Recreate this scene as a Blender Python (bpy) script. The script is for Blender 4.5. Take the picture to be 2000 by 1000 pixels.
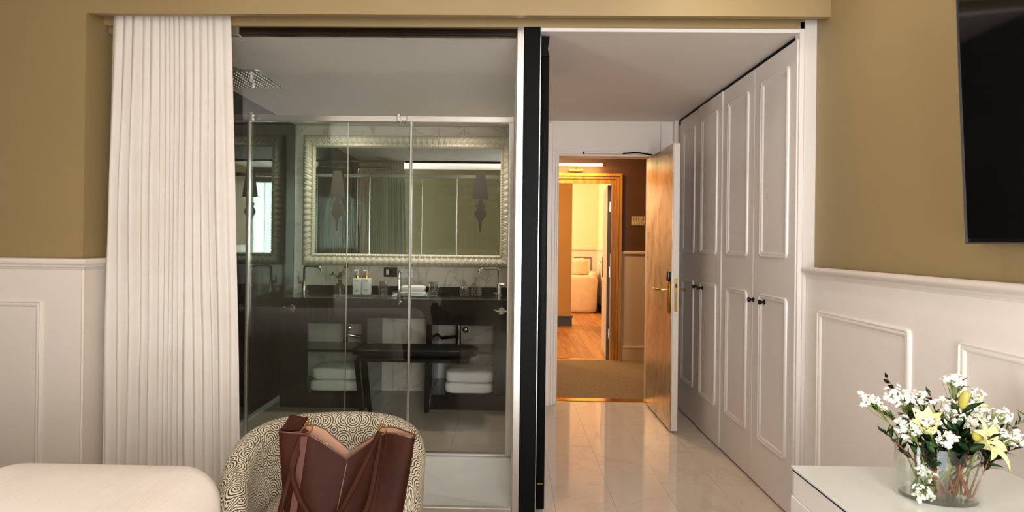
import bpy, bmesh, math, random
from mathutils import Vector, Matrix, noise
S = bpy.context.scene
for o in list(bpy.data.objects): bpy.data.objects.remove(o, do_unlink=True)
C = S.collection
random.seed(7)
PI = math.pi

# ------------------------------------------------------------------ camera
cam = bpy.data.cameras.new('camera'); co = bpy.data.objects.new('camera', cam); C.objects.link(co); S.camera = co
cam.sensor_fit = 'HORIZONTAL'; cam.sensor_width = 36.0
cam.lens = 36.0 * 1200.0 / 2000.0
cam.shift_x = 0.015; cam.shift_y = -0.014; cam.clip_start = 0.02; cam.clip_end = 60
_y, _p, _r = (math.radians(a) for a in (-1.1076, 0.087, 0.6879))
fw = Vector((math.sin(_y)*math.cos(_p), math.cos(_y)*math.cos(_p), math.sin(_p)))
rt = Vector((math.cos(_y), -math.sin(_y), 0)); dn = fw.cross(rt)
rt2 = math.cos(_r)*rt - math.sin(_r)*dn; dn2 = math.sin(_r)*rt + math.cos(_r)*dn
co.matrix_world = Matrix(((rt2.x, -dn2.x, -fw.x, 0), (rt2.y, -dn2.y, -fw.y, 0), (rt2.z, -dn2.z, -fw.z, 1.3012), (0, 0, 0, 1)))

# ------------------------------------------------------------------ world, light, exposure
w = bpy.data.worlds.new('world'); S.world = w; w.use_nodes = True
bg = w.node_tree.nodes['Background']; bg.inputs[0].default_value = (0.9, 0.95, 1.0, 1); bg.inputs[1].default_value = 0.6
def area(name, loc, direction, sx, sy, power, col):
    l = bpy.data.lights.new(name, 'AREA'); l.shape = 'RECTANGLE'; l.size = sx; l.size_y = sy; l.energy = power; l.color = col
    o = bpy.data.objects.new(name, l); C.objects.link(o); o.location = loc
    o.rotation_euler = Vector(direction).to_track_quat('-Z', 'Y').to_euler(); return o
DAY = (0.95, 0.97, 1.0)
area('daylight_right_window', (0.75, -1.55, 1.29), (0, 1, 0), 1.2, 2.3, 106, DAY)
area('daylight_left_window', (-3.54, -0.83, 1.29), (1, 0, 0), 1.05, 2.3, 150, DAY)
area('corridor_ceiling_light', (0.45, 5.95, 2.5), (0.2, 0.0, -1), 0.4, 0.4, 20, (1.0, 0.77, 0.48))
area('lounge_ceiling_light', (-0.7, 11.0, 2.25), (1, 0.30, -0.40), 0.7, 0.7, 80, (1.0, 0.68, 0.42))
area('lounge_entry_light', (-0.6, 8.0, 2.4), (1.0, 0.6, -1), 0.4, 0.4, 30, (1.0, 0.66, 0.30))
S.view_settings.view_transform = 'Standard'; S.view_settings.look = 'None'
S.view_settings.exposure = 0.42; S.view_settings.gamma = 1.0; S.view_settings.use_curve_mapping = False
try:
    S.cycles.transparent_max_bounces = 32; S.cycles.max_bounces = 12; S.cycles.glossy_bounces = 8; S.cycles.transmission_bounces = 12
except Exception: pass

# ------------------------------------------------------------------ materials
def lin(c):
    return tuple(((v/255)/12.92 if v/255 <= 0.04045 else ((v/255+0.055)/1.055)**2.4) for v in c) + (1,)
class NT:
    def __init__(s, name):
        s.m = bpy.data.materials.new(name); s.m.use_nodes = True; s.t = s.m.node_tree; s.n = s.t.nodes; s.n.clear()
        s.out = s.n.new('ShaderNodeOutputMaterial')
    def node(s, typ, **k):
        n = s.n.new(typ)
        for a, v in k.items(): setattr(n, a, v)
        return n
    def link(s, a, b): s.t.links.new(a, b)
    def set(s, sock, v):
        if hasattr(v, 'links') or isinstance(v, bpy.types.NodeSocket): s.link(v, sock)
        else: sock.default_value = v
    def math(s, op, a, b=0.0, c=None):
        n = s.node('ShaderNodeMath', operation=op); s.set(n.inputs[0], a); s.set(n.inputs[1], b)
        if c is not None: s.set(n.inputs[2], c)
        return n.outputs[0]
    def vmath(s, op, a, b=None):
        n = s.node('ShaderNodeVectorMath', operation=op); s.set(n.inputs[0], a)
        if b is not None: s.set(n.inputs[1], b)
        return n.outputs['Value'] if op in ('LENGTH', 'DISTANCE', 'DOT_PRODUCT') else n.outputs[0]
    def coord(s, kind='Object', scale=(1, 1, 1), world=False):
        if world: c = s.node('ShaderNodeNewGeometry').outputs['Position']
        else: c = s.node('ShaderNodeTexCoord').outputs[kind]
        return s.vmath('MULTIPLY', c, scale)
    def noise(s, vec, scale=5, detail=4, rough=0.5, dist=0.0):
        n = s.node('ShaderNodeTexNoise'); s.link(vec, n.inputs['Vector'])
        n.inputs['Scale'].default_value = scale; n.inputs['Detail'].default_value = detail
        n.inputs['Roughness'].default_value = rough; n.inputs['Distortion'].default_value = dist
        return n.outputs['Fac']
    def ramp(s, fac, stops):
        n = s.node('ShaderNodeValToRGB'); s.link(fac, n.inputs[0]); e = n.color_ramp.elements
        while len(e) < len(stops): e.new(0.5)
        for i, (p, c) in enumerate(stops): e[i].position = p; e[i].color = c if len(c) == 4 else tuple(c)+(1,)
        return n.outputs[0]
    def mix(s, fac, a, b):
        n = s.node('ShaderNodeMix', data_type='RGBA'); s.set(n.inputs[0], fac); s.set(n.inputs[6], a); s.set(n.inputs[7], b)
        return n.outputs[2]
    def bsdf(s, color, rough=0.5, metal=0.0, bump=None, bstr=0.3, bdist=0.002, **k):
        p = s.node('ShaderNodeBsdfPrincipled'); s.set(p.inputs['Base Color'], color); s.set(p.inputs['Roughness'], rough)
        s.set(p.inputs['Metallic'], metal)
        for a, v in k.items(): s.set(p.inputs[a.replace('_', ' ')], v)
        if bump is not None:
            b = s.node('ShaderNodeBump'); b.inputs['Strength'].default_value = bstr; b.inputs['Distance'].default_value = bdist
            s.link(bump, b.inputs['Height']); s.link(b.outputs[0], p.inputs['Normal'])
        s.link(p.outputs[0], s.out.inputs[0]); return p
M = {}
def plain(name, rgb, rough=0.5, metal=0.0, var=0.06, scale=6, bstr=0.0, bscale=60, **k):
    t = NT(name); c = lin(rgb); v = t.coord(world=True)
    f = t.noise(v, scale, 4)
    d = tuple(x*(1-var) for x in c[:3])+(1,); l = tuple(min(1, x*(1+var)) for x in c[:3])+(1,)
    col = t.ramp(f, [(0.3, d), (0.7, l)])
    b = t.noise(v, bscale, 3) if bstr else None
    t.bsdf(col, rough, metal, b, bstr, **k); M[name] = t.m; return t.m
plain('olive_paint', (152, 129, 87), 0.5, bstr=0.06, bscale=220, var=0.03, scale=2)
plain('white_paint', (233, 221, 208), 0.38, var=0.02, scale=3)
plain('closet_paint', (224, 214, 205), 0.33, var=0.015, scale=3)
plain('ceiling_paint', (228, 220, 212), 0.6, var=0.02, scale=2)
plain('beam_white', (214, 206, 198), 0.3, var=0.01)
plain('lacquer_black', (12, 12, 12), 0.14, var=0.1, Specular_IOR_Level=0.35)
plain('matte_black', (9, 9, 9), 0.45, var=0.1, Specular_IOR_Level=0.08)
plain('chrome', (205, 203, 198), 0.09, 1.0, var=0.03)
plain('aluminium', (222, 216, 210), 0.28, 1.0, var=0.03)
plain('dark_reflection_chrome', (74, 62, 54), 0.22, 1.0, var=0.1)  # chrome screen rail, its dark reflection painted into the base colour
plain('brass', (206, 164, 92), 0.22, 1.0, var=0.06, scale=20)
plain('bright_brass', (233, 178, 78), 0.18, 1.0, var=0.05)
plain('tray_white', (206, 202, 196), 0.5, var=0.03, bstr=0.15, bscale=400)
plain('linen_white', (232, 220, 210), 0.85, var=0.02, bstr=0.25, bscale=300)
plain('towel_white', (236, 232, 226), 0.95, var=0.03, bstr=0.8, bscale=350)
plain('ceramic_white', (232, 228, 220), 0.3, var=0.02)
plain('carpet', (142, 116, 84), 0.97, var=0.22, scale=45, bstr=0.6, bscale=300)
plain('bedroom_carpet', (150, 135, 115), 0.97, var=0.15, scale=40, bstr=0.5, bscale=300)
plain('slate_skirting', (62, 62, 56), 0.5, var=0.05)
plain('corridor_brown', (104, 64, 28), 0.5, var=0.06)
plain('corridor_beige', (222, 184, 140), 0.55, var=0.03)
plain('lounge_cream', (236, 210, 168), 0.6, var=0.02)
plain('lounge_panel', (214, 204, 180), 0.5, var=0.02)
plain('lounge_ochre', (190, 140, 60), 0.6, var=0.03)
plain('cream_fabric', (226, 204, 164), 0.9, var=0.06, scale=9, bstr=0.4, bscale=60)
plain('tan_lining', (166, 124, 98), 0.8, var=0.1, scale=20)
plain('twig_bark', (124, 66, 30), 0.7, var=0.3, scale=60)
plain('stem_green', (112, 128, 52), 0.6, var=0.2, scale=60)
plain('leaf_green', (44, 76, 30), 0.45, var=0.35, scale=30)
plain('leaf_pale', (92, 124, 54), 0.5, var=0.25, scale=30)
plain('petal_white', (246, 240, 226), 0.7, var=0.03, scale=40, Subsurface_Weight=0.15, Subsurface_Radius=(0.01, 0.01, 0.01))
plain('lily_petal', (226, 226, 156), 0.5, var=0.14, scale=25, Subsurface_Weight=0.15, Subsurface_Radius=(0.01, 0.01, 0.005))
plain('lily_bud', (172, 158, 66), 0.5, var=0.2, scale=25)
plain('stamen', (60, 30, 14), 0.6)
plain('amber', (150, 88, 30), 0.2, 0.3)
plain('bronze_plate', (58, 48, 38), 0.35, 0.6)
plain('print_grey', (120, 112, 100), 0.6)
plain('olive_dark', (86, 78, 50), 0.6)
plain('window_frame', (235, 230, 222), 0.4)
plain('plastic_black', (10, 10, 12), 0.25)
plain('dark_vase', (10, 16, 12), 0.06)
plain('desk_white', (222, 212, 202), 0.35, var=0.015)
plain('etched_glass', (66, 57, 49), 0.7, var=0.03)

def glass(name, tint, f0=0.045, power=5.0, rough=0.0):
    t = NT(name); tr = t.node('ShaderNodeBsdfTransparent'); tr.inputs[0].default_value = tint+(1,)
    gl = t.node('ShaderNodeBsdfGlossy'); gl.inputs[0].default_value = (1, 1, 1, 1); gl.inputs['Roughness'].default_value = rough
    lw = t.node('ShaderNodeLayerWeight'); lw.inputs[0].default_value = 0.5
    f = t.math('MULTIPLY_ADD', t.math('POWER', lw.outputs['Facing'], power), 1-f0, f0)
    mx = t.node('ShaderNodeMixShader'); t.link(f, mx.inputs[0]); t.link(tr.outputs[0], mx.inputs[1]); t.link(gl.outputs[0], mx.inputs[2])
    t.link(mx.outputs[0], t.out.inputs[0]); M[name] = t.m
glass('clear_glass', (0.985, 0.992, 0.986), 0.014)
glass('green_glass', (0.945, 0.972, 0.955), 0.022)
glass('vase_glass', (0.965, 0.978, 0.97), 0.02, 4.0)
glass('water', (0.94, 0.95, 0.925), 0.015, 5.0)
glass('crystal', (0.86, 0.87, 0.85), 0.10, 2.0, 0.03)
def mirror_mat():
    t = NT('mirror'); t.bsdf((0.80, 0.84, 0.80, 1), 0.0, 1.0); M['mirror'] = t.m
    t = NT('smoked_mirror'); v = t.coord(world=True); c = t.ramp(t.noise(v, 1.2, 3), [(0.3, (0.035, 0.043, 0.036)), (0.7, (0.045, 0.054, 0.045))])
    t.bsdf(c, 0.03, 1.0); M['smoked_mirror'] = t.m
    t = NT('screen'); v = t.coord(world=True); t.bsdf(t.ramp(t.noise(v, 3, 2), [(0, (0.003, 0.003, 0.003)), (1, (0.006, 0.0055, 0.005))]), 0.06, 0.0, None, Specular_IOR_Level=0.45); M['screen'] = t.m
mirror_mat()
def marble(name, base, vein, rough, amount=0.5, scale=1.3):
    t = NT(name); v = t.coord(world=True)
    oi = t.node('ShaderNodeObjectInfo').outputs['Random']
    off = t.node('ShaderNodeCombineXYZ'); t.link(t.math('MULTIPLY', oi, 37.0), off.inputs[0]); t.link(t.math('MULTIPLY', oi, 19.0), off.inputs[1]); t.link(t.math('MULTIPLY', oi, 7.0), off.inputs[2])
    v2 = t.vmath('ADD', v, off.outputs[0])
    n = t.noise(v2, scale, 7, 0.6, 1.1)
    a = t.math('ABSOLUTE', t.math('SUBTRACT', n, 0.5))
    vein_f = t.ramp(a, [(0.0, (1, 1, 1)), (0.012, (0.25, 0.25, 0.25)), (0.035, (0, 0, 0))])
    cl = t.noise(v2, scale*0.8, 3)
    base_c = t.ramp(cl, [(0.3, tuple(x*0.93 for x in lin(base)[:3])), (0.7, lin(base)[:3])])
    col = t.mix(t.math('MULTIPLY', vein_f, amount), base_c, lin(vein))
    t.bsdf(col, rough, 0.0, None); M[name] = t.m
marble('hall_tile', (222, 206, 190), (150, 122, 100), 0.055, 0.2)
marble('bath_wall_tile', (224, 211, 194), (120, 112, 104), 0.14, 0.45)
marble('bath_floor_tile', (162, 149, 132), (134, 124, 112), 0.16, 0.35)
def wood(name, a, b, rough, scale=(1, 1, 1), nscale=3.0):
    t = NT(name); v = t.coord(world=True, scale=scale); oi = t.node('ShaderNodeObjectInfo').outputs['Random']
    off = t.node('ShaderNodeCombineXYZ'); t.link(t.math('MULTIPLY', oi, 13.0), off.inputs[0]); t.link(t.math('MULTIPLY', oi, 5.0), off.inputs[2])
    n = t.noise(t.vmath('ADD', v, off.outputs[0]), nscale, 6, 0.6, 0.6)
    f = t.math('ADD', n, t.math('MULTIPLY', t.math('SUBTRACT', oi, 0.5), 0.25))
    t.bsdf(t.ramp(f, [(0.3, lin(a)[:3]), (0.7, lin(b)[:3])]), rough); M[name] = t.m
wood('oak_floor', (150, 94, 46), (206, 146, 84), 0.35, (12, 0.9, 1))
wood('gilt_wood', (150, 88, 22), (212, 144, 50), 0.3, (14, 14, 1.0))
wood('linen_throw', (226, 214, 202), (236, 226, 216), 0.9, (3, 60, 3))
def bronze_door():
    t = NT('bronze_door'); v = t.coord(world=True, scale=(1, 1.6, 1.2))
    n = t.noise(v, 1.3, 5, 0.6, 1.2); n2 = t.noise(v, 5, 5, 0.6, 1.0)
    f = t.math('ADD', t.math('MULTIPLY', n, 0.7), t.math('MULTIPLY', n2, 0.3))
    col = t.ramp(f, [(0.36, lin((92, 80, 66))[:3]), (0.47, lin((170, 156, 134))[:3]), (0.64, lin((216, 202, 178))[:3])])
    t.bsdf(col, 0.3, 0.7); M['bronze_door'] = t.m
bronze_door()
def leather():
    t = NT('brown_leather'); v = t.coord(world=True); n = t.noise(v, 8, 4); b = t.noise(v, 900, 2)
    t.bsdf(t.ramp(n, [(0.3, lin((44, 20, 11))[:3]), (0.7, lin((57, 27, 16))[:3])]), 0.5, 0.0, b, 0.12, 0.0005, Specular_IOR_Level=0.07); M['brown_leather'] = t.m
    t = NT('edge_leather'); v = t.coord(world=True); t.bsdf(t.ramp(t.noise(v, 30, 2), [(0, lin((70, 36, 26))[:3]), (1, lin((96, 54, 40))[:3])]), 0.35); M['edge_leather'] = t.m
leather()
def curtain_mat():
    t = NT('curtain_cloth'); v = t.coord(world=True); n = t.noise(v, 4, 3); b = t.noise(v, 500, 2)
    c = t.ramp(n, [(0.3, lin((238, 228, 216))[:3]), (0.7, lin((244, 236, 226))[:3])])
    p = t.bsdf(c, 0.9, 0.0, b, 0.15, 0.001)
    tl = t.node('ShaderNodeBsdfTranslucent'); t.link(c, tl.inputs[0]); mx = t.node('ShaderNodeMixShader'); mx.inputs[0].default_value = 0.15
    t.link(p.outputs[0], mx.inputs[1]); t.link(tl.outputs[0], mx.inputs[2]); t.link(mx.outputs[0], t.out.inputs[0]); M['curtain_cloth'] = t.m
curtain_mat()
def coverlet():
    t = NT('coverlet'); v = t.coord(world=True, scale=(110, 6, 40)); b = t.noise(v, 1.0, 3, 0.6, 0.6); v1 = t.coord(world=True); n = t.noise(v1, 5, 2)
    t.bsdf(t.ramp(n, [(0.3, lin((228, 215, 203))[:3]), (0.7, lin((234, 223, 212))[:3])]), 0.9, 0.0, b, 0.7, 0.004); M['coverlet'] = t.m
coverlet()
def damask(name, a, b, rough, sc):
    t = NT(name); v = t.coord(world=True); vo = t.node('ShaderNodeTexVoronoi', feature='SMOOTH_F1'); t.link(v, vo.inputs['Vector']); vo.inputs['Scale'].default_value = sc
    n = t.noise(v, sc*1.6, 4, 0.5, 1.5); f = t.math('ADD', vo.outputs['Distance'], t.math('MULTIPLY', n, 0.6))
    t.bsdf(t.ramp(f, [(0.66, lin(a)[:3]), (0.74, lin(b)[:3])]), rough); M[name] = t.m
damask('damask_brown', (84, 62, 52), (52, 38, 32), 0.7, 9)
def arcs():
    t = NT('arc_fabric'); uv = t.coord('UV'); p = t.vmath('SCALE', uv); p.node.inputs['Scale'].default_value = 1/0.036
    half = t.vmath('SCALE', p); half.node.inputs['Scale'].default_value = 0.5
    cell = t.vmath('FLOOR', half); q = t.vmath('SCALE', t.vmath('FRACTION', half)); q.node.inputs['Scale'].default_value = 2.0
    wn = t.node('ShaderNodeTexWhiteNoise', noise_dimensions='2D'); t.link(cell, wn.inputs['Vector'])
    sp = t.node('ShaderNodeSeparateColor'); t.link(wn.outputs['Color'], sp.inputs[0])
    sx = t.node('ShaderNodeSeparateXYZ'); t.link(q, sx.inputs[0])
    g1 = t.math('GREATER_THAN', sp.outputs[0], 0.5); g2 = t.math('GREATER_THAN', sp.outputs[1], 0.5)
    def pick(g_, a, b): return t.math('ADD', t.math('MULTIPLY', g_, a), t.math('MULTIPLY', t.math('SUBTRACT', 1.0, g_), b))
    ux = pick(g1, sx.outputs[0], sx.outputs[1]); uy0 = pick(g1, sx.outputs[1], sx.outputs[0])
    uy = pick(g2, uy0, t.math('SUBTRACT', 2.0, uy0))
    fx = t.math('ABSOLUTE', t.math('SUBTRACT', ux, 1.0)); fy = t.math('FRACT', uy)
    cx = t.node('ShaderNodeCombineXYZ'); t.link(fx, cx.inputs[0]); t.link(fy, cx.inputs[1])
    d1 = t.vmath('LENGTH', cx.outputs[0]); d2 = t.vmath('DISTANCE', cx.outputs[0], (1, 1, 0))
    g = t.math('GREATER_THAN', d1, 1.0)
    d = t.math('ADD', t.math('MULTIPLY', d1, t.math('SUBTRACT', 1.0, g)), t.math('MULTIPLY', d2, g))
    fr = t.math('ABSOLUTE', t.math('SUBTRACT', t.math('FRACT', t.math('MULTIPLY', d, 4.0)), 0.5))
    n = t.noise(uv, 600, 2); e = t.math('ADD', fr, t.math('MULTIPLY', t.math('SUBTRACT', n, 0.5), 0.10))
    col = t.ramp(e, [(0.19, lin((58, 46, 32))[:3]), (0.25, lin((212, 199, 172))[:3])])
    t.bsdf(col, 0.95, 0.0, n, 0.4, 0.001); M['arc_fabric'] = t.m
arcs()
def emit(name, col, s):
    t = NT(name); e = t.node('ShaderNodeEmission'); e.inputs[0].default_value = col+(1,); e.inputs[1].default_value = s; t.link(e.outputs[0], t.out.inputs[0]); M[name] = t.m
emit('lamp_glow', (1.0, 0.78, 0.40), 9.0)

# ------------------------------------------------------------------ mesh helpers
ORG = {}
class MB:
    def __init__(s): s.bm = bmesh.new(); s.uv = None
    def geo(s, vs, fs):
        b = [s.bm.verts.new(v) for v in vs]
        for f in fs:
            try: s.bm.faces.new([b[i] for i in f])
            except ValueError: pass
        return b
    def box(s, x0, x1, y0, y1, z0, z1, bev=0.0, seg=1):
        vs = s.geo([(x0, y0, z0), (x1, y0, z0), (x1, y1, z0), (x0, y1, z0), (x0, y0, z1), (x1, y0, z1), (x1, y1, z1), (x0, y1, z1)],
                   [(0, 3, 2, 1), (4, 5, 6, 7), (0, 1, 5, 4), (1, 2, 6, 5), (2, 3, 7, 6), (3, 0, 4, 7)])
        if bev:
            es = list({e for v in vs for e in v.link_edges})
            bmesh.ops.bevel(s.bm, geom=es, offset=bev, segments=seg, affect='EDGES', profile=0.5)
        return s
    def loops(s, rings, cap0=True, cap1=True, closed=True):
        n = len(rings[0]); R = [[s.bm.verts.new(p) for p in r] for r in rings]
        for a, b in zip(R, R[1:]):
            for i in range(n if closed else n-1):
                j = (i+1) % n
                try: s.bm.faces.new((a[i], a[j], b[j], b[i]))
                except ValueError: pass
        if cap0 and n > 2: s.bm.faces.new(R[0][::-1])
        if cap1 and n > 2: s.bm.faces.new(R[-1])
        return R
    def tube(s, pts, r, seg=8, cap=True, flat=1.0, up=None):
        pts = [Vector(p) for p in pts]; rings = []; prev = None
        for i, p in enumerate(pts):
            t = (pts[min(i+1, len(pts)-1)]-pts[max(i-1, 0)]).normalized()
            if prev is None:
                u = Vector(up) if up else (Vector((0, 0, 1)) if abs(t.z) < 0.9 else Vector((1, 0, 0)))
            else: u = prev
            u = (u-t*u.dot(t)).normalized(); prev = u; v = t.cross(u)
            rr = r[i] if isinstance(r, (list, tuple)) else r
            rings.append([p+u*rr*math.cos(2*PI*k/seg)+v*rr*flat*math.sin(2*PI*k/seg) for k in range(seg)])
        s.loops(rings, cap, cap); return s
    def lathe(s, prof, c=(0, 0, 0), seg=20, axis='z', sx=1.0, sy=1.0):
        c = Vector(c); rings = []
        for r, h in prof:
            ring = []
            for k in range(seg):
                a = 2*PI*k/seg; u, v = max(r, 1e-4)*math.cos(a)*sx, max(r, 1e-4)*math.sin(a)*sy
                ring.append(c+(Vector((u, v, h)) if axis == 'z' else Vector((h, u, v)) if axis == 'x' else Vector((v, h, u))))
            rings.append(ring)
        s.loops(rings); return s
    def prism(s, pts, axis, a, b):
        def P(u, v, d): return {'y': (u, d, v), 'x': (d, u, v), 'z': (u, v, d)}[axis]
        s.loops([[P(u, v, a) for u, v in pts], [P(u, v, b) for u, v in pts]]); return s
    def ring(s, x0, x1, y0, y1, r, prof, O, U, V, N, cap=False, cs=4):
        O, U, V, N = Vector(O), Vector(U), Vector(V), Vector(N); rings = []
        for ins, h in prof:
            a0, a1, b0, b1 = x0+ins, x1-ins, y0+ins, y1-ins; rr = max(r-ins, 0.0008); lp = []
            for (cx, cy, st) in ((a1-rr, b1-rr, 0), (a0+rr, b1-rr, 90), (a0+rr, b0+rr, 180), (a1-rr, b0+rr, 270)):
                for k in range(cs+1):
                    a = math.radians(st+90*k/cs); lp.append(O+U*(cx+rr*math.cos(a))+V*(cy+rr*math.sin(a))+N*h)
            rings.append(lp)
        s.loops(rings, False, cap); return s
    def soft(s, c, size, e=0.35, seg=28, rows=14, wob=0.0, sd=0.0):
        c = Vector(c); rings = []
        def pw(x): return math.copysign(abs(x)**e, x)
        for i in range(rows+1):
            ph = -PI/2+PI*i/rows; ring = []
            for k in range(seg):
                th = 2*PI*k/seg
                p = Vector((pw(math.cos(ph))*pw(math.cos(th))*size[0]/2, pw(math.cos(ph))*pw(math.sin(th))*size[1]/2, pw(math.sin(ph))*size[2]/2))
                if wob: p += wob*noise.noise_vector((p+Vector((sd, sd, sd)))*9)
                ring.append(c+p)
            rings.append(ring)
        s.loops(rings); return s
    def build(s, name, mat, parent=None, local=False, smooth=None, loc=None):
        bmesh.ops.recalc_face_normals(s.bm, faces=s.bm.faces[:])
        me = bpy.data.meshes.new(name); o = bpy.data.objects.new(name, me)
        if parent is not None:
            if not local: s.bm.transform(Matrix.Translation(-ORG[parent.name]))
            o.parent = parent; ORG[o.name] = ORG[parent.name]
        else:
            if loc is None and not local:
                vs = [v.co for v in s.bm.verts]
                loc = Vector(((min(v.x for v in vs)+max(v.x for v in vs))/2, (min(v.y for v in vs)+max(v.y for v in vs))/2, min(v.z for v in vs)))
            if loc is not None and not local: s.bm.transform(Matrix.Translation(-Vector(loc)))
            o.location = loc if loc is not None else (0, 0, 0)
        s.bm.to_mesh(me); s.bm.free()
        if parent is None: ORG[o.name] = Vector(o.location)
        me.materials.append(M[mat] if isinstance(mat, str) else mat)
        if smooth is not None:
            for p in me.polygons: p.use_smooth = True
            me.set_sharp_from_angle(angle=math.radians(smooth))
        C.objects.link(o); return o
def tag(o, label=None, cat=None, group=None, kind=None):
    if label: o['label'] = label
    if cat: o['category'] = cat
    if group: o['group'] = group
    if kind: o['kind'] = kind
    return o
def thing(name, loc, label, cat, group=None, rz=0.0):
    o = bpy.data.objects.new(name, None); o.empty_display_size = 0.05; C.objects.link(o); o.location = loc; o.rotation_euler = (0, 0, rz)
    ORG[o.name] = Vector(loc); return tag(o, label, cat, group)
def struct(o, label=None, cat=None): o['kind'] = 'structure'; return tag(o, label, cat)
def sroot(name, loc, label=None, cat=None):
    o = bpy.data.objects.new(name, None); o.empty_display_size = 0.05; C.objects.link(o); o.location = loc; ORG[o.name] = Vector(loc); return struct(o, label, cat)
def inst(src, name, parent, loc=(0, 0, 0), rot=(0, 0, 0), scale=(1, 1, 1)):   # a piece that shares mesh data
    o = bpy.data.objects.new(name, src); C.objects.link(o); o.parent = parent; o.location = loc; o.rotation_euler = rot; o.scale = scale; return o
def bx(name, mat, parent, x0, x1, y0, y1, z0, z1, bev=0.0, seg=1):
    return MB().box(x0, x1, y0, y1, z0, z1, bev, seg).build(name, mat, parent, smooth=35 if bev else None)
X3, Y3, Z3 = (1, 0, 0), (0, 1, 0), (0, 0, 1)
MOULD = [(0.0, 0.0), (0.002, 0.007), (0.009, 0.010), (0.015, 0.006), (0.019, 0.0075), (0.026, 0.0075), (0.032, 0.001), (0.034, -0.002)]

# ================================================================== STRUCTURE
CEIL = 2.308
XR, YJ, YB, XL, YE = 1.438, 2.92, 2.794, -1.96, 5.058
# bedroom shell
struct(bx('floor', 'bedroom_carpet', None, -3.65, 1.45, -1.7, 2.93, -0.06, -0.001), 'taupe carpet floor of the bedroom', 'floor')
struct(bx('ceiling', 'ceiling_paint', None, -3.7, 1.5, -1.7, 2.95, 2.75, 2.82), 'white bedroom ceiling above the pelmet', 'ceiling')
struct(bx('wall_right', 'olive_paint', None, XR, XR+0.12, -1.7, YJ+0.03, 0, 2.75), 'olive painted wall behind the television', 'wall')
wlf = sroot('wall_left', (-3.06, 0.5, 0), 'brown damask papered wall at the head of the bed', 'wall')
bx('wall_section', 'damask_brown', wlf, -3.12, -3.0, -0.05, 2.8, 0, 2.75); bx('added_alcove_return', 'damask_brown', wlf, -3.72, -3.0, -0.15, -0.05, 0, 2.75)
for a, b, c, d in ((-1.7, -1.4, 0, 2.75), (-0.27, -0.15, 0, 2.75), (-1.4, -0.27, 0, 0.1), (-1.4, -0.27, 2.48, 2.75)): bx('added_alcove_wall', 'damask_brown', wlf, -3.72, -3.6, a, b, c, d)  # unseen alcove, added so the side window's reflection misses the shower panes
struct(bx('wall_front', 'olive_paint', None, -3.1, XL, YB, 2.98, 0, 2.75), 'olive painted wall to the left of the curtain', 'wall')
struct(bx('wall_lintel', 'olive_paint', None, XL-0.02, XR, YJ, 3.0, 2.326, 2.75), 'olive painted lintel above the glass and the hallway', 'wall')
struct(bx('trim_1', 'olive_paint', None, XL, XR, YB, YB+0.03, 2.336, 2.75), 'olive painted pelmet board hiding the curtain track', 'pelmet')
# back wall with two windows (behind the photographer)
wb = sroot('wall_back', (0, -1.62, 0), 'bedroom wall with two tall windows', 'wall')
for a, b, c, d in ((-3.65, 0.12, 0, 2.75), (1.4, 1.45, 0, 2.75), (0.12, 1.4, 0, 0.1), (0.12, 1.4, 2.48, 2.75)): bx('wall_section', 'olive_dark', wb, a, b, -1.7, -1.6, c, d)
def window(n, T, w_, label):
    wn = sroot('window_%d' % n, T @ Vector((0, 0, 0.1)), label, 'window')
    def b_(nm, mt, *a):
        mb = MB(); mb.box(*a); mb.bm.transform(T); mb.build(nm, mt, wn)
    for a in ((0, 0.05, 0, 0.06, 0.1, 2.48), (w_-0.05, w_, 0, 0.06, 0.1, 2.48), (w_/2-0.03, w_/2+0.03, 0, 0.06, 0.15, 2.43), (0.05, w_-0.05, 0, 0.06, 0.1, 0.15), (0.05, w_-0.05, 0, 0.06, 2.43, 2.48)): b_('window_frame', 'window_frame', *a)
    for a, b in ((0.05, w_/2-0.03), (w_/2+0.03, w_-0.05)): b_('pane', 'clear_glass', a, b, 0.027, 0.033, 0.15, 2.43)
window(1, Matrix.Translation((0.12, -1.69, 0)), 1.28, 'tall bedroom window behind the photographer')
window(2, Matrix.Translation((-3.63, -1.40, 0)) @ Matrix.Rotation(PI/2, 4, 'Z'), 1.13, 'tall bedroom window beside the bed head')

def chair_rail(name, parent, path, nrm):
    # path: points along the wall at the rail's back; nrm: outward normals at those points (mitred)
    prof = [(0.0, 0.0), (0.006, 0.002), (0.008, 0.010), (0.012, 0.013), (0.013, 0.020), (0.022, 0.024), (0.028, 0.032), (0.028, 0.040), (0.022, 0.048), (0.010, 0.052), (0.0, 0.052)]
    rings = [[Vector(p)+Vector(n)*d+Vector((0, 0, z)) for d, z in prof] for p, n in zip(path, nrm)]
    mb = MB(); mb.loops(rings); return mb.build(name, 'white_paint', parent, smooth=40)
# right wainscot: board, rail, framed panels
wr = sroot('trim_2', (1.42, 0.6, 0), 'white panelled wainscot below the television', 'wainscot')
bx('board', 'white_paint', wr, 1.40, XR, -1.6, YJ-0.004, 0, 1.16, 0.003)
chair_rail('chair_rail', wr, [(1.402, -1.6, 1.154), (1.402, YJ-0.02, 1.154), (1.402, YJ+0.0, 1.154)], [(-1, 0, 0), (-1, 0, 0), (-0.55, 0, 0)])
yy = 2.80
for k in range(5):
    m = MB().ring(0, 0.645, 0.24, 1.018, 0.022, MOULD, (1.40, yy, 0), (0, -1, 0), Z3, (-1, 0, 0)); m.build('panel_moulding', 'white_paint', wr, smooth=50); yy -= 0.868
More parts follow.
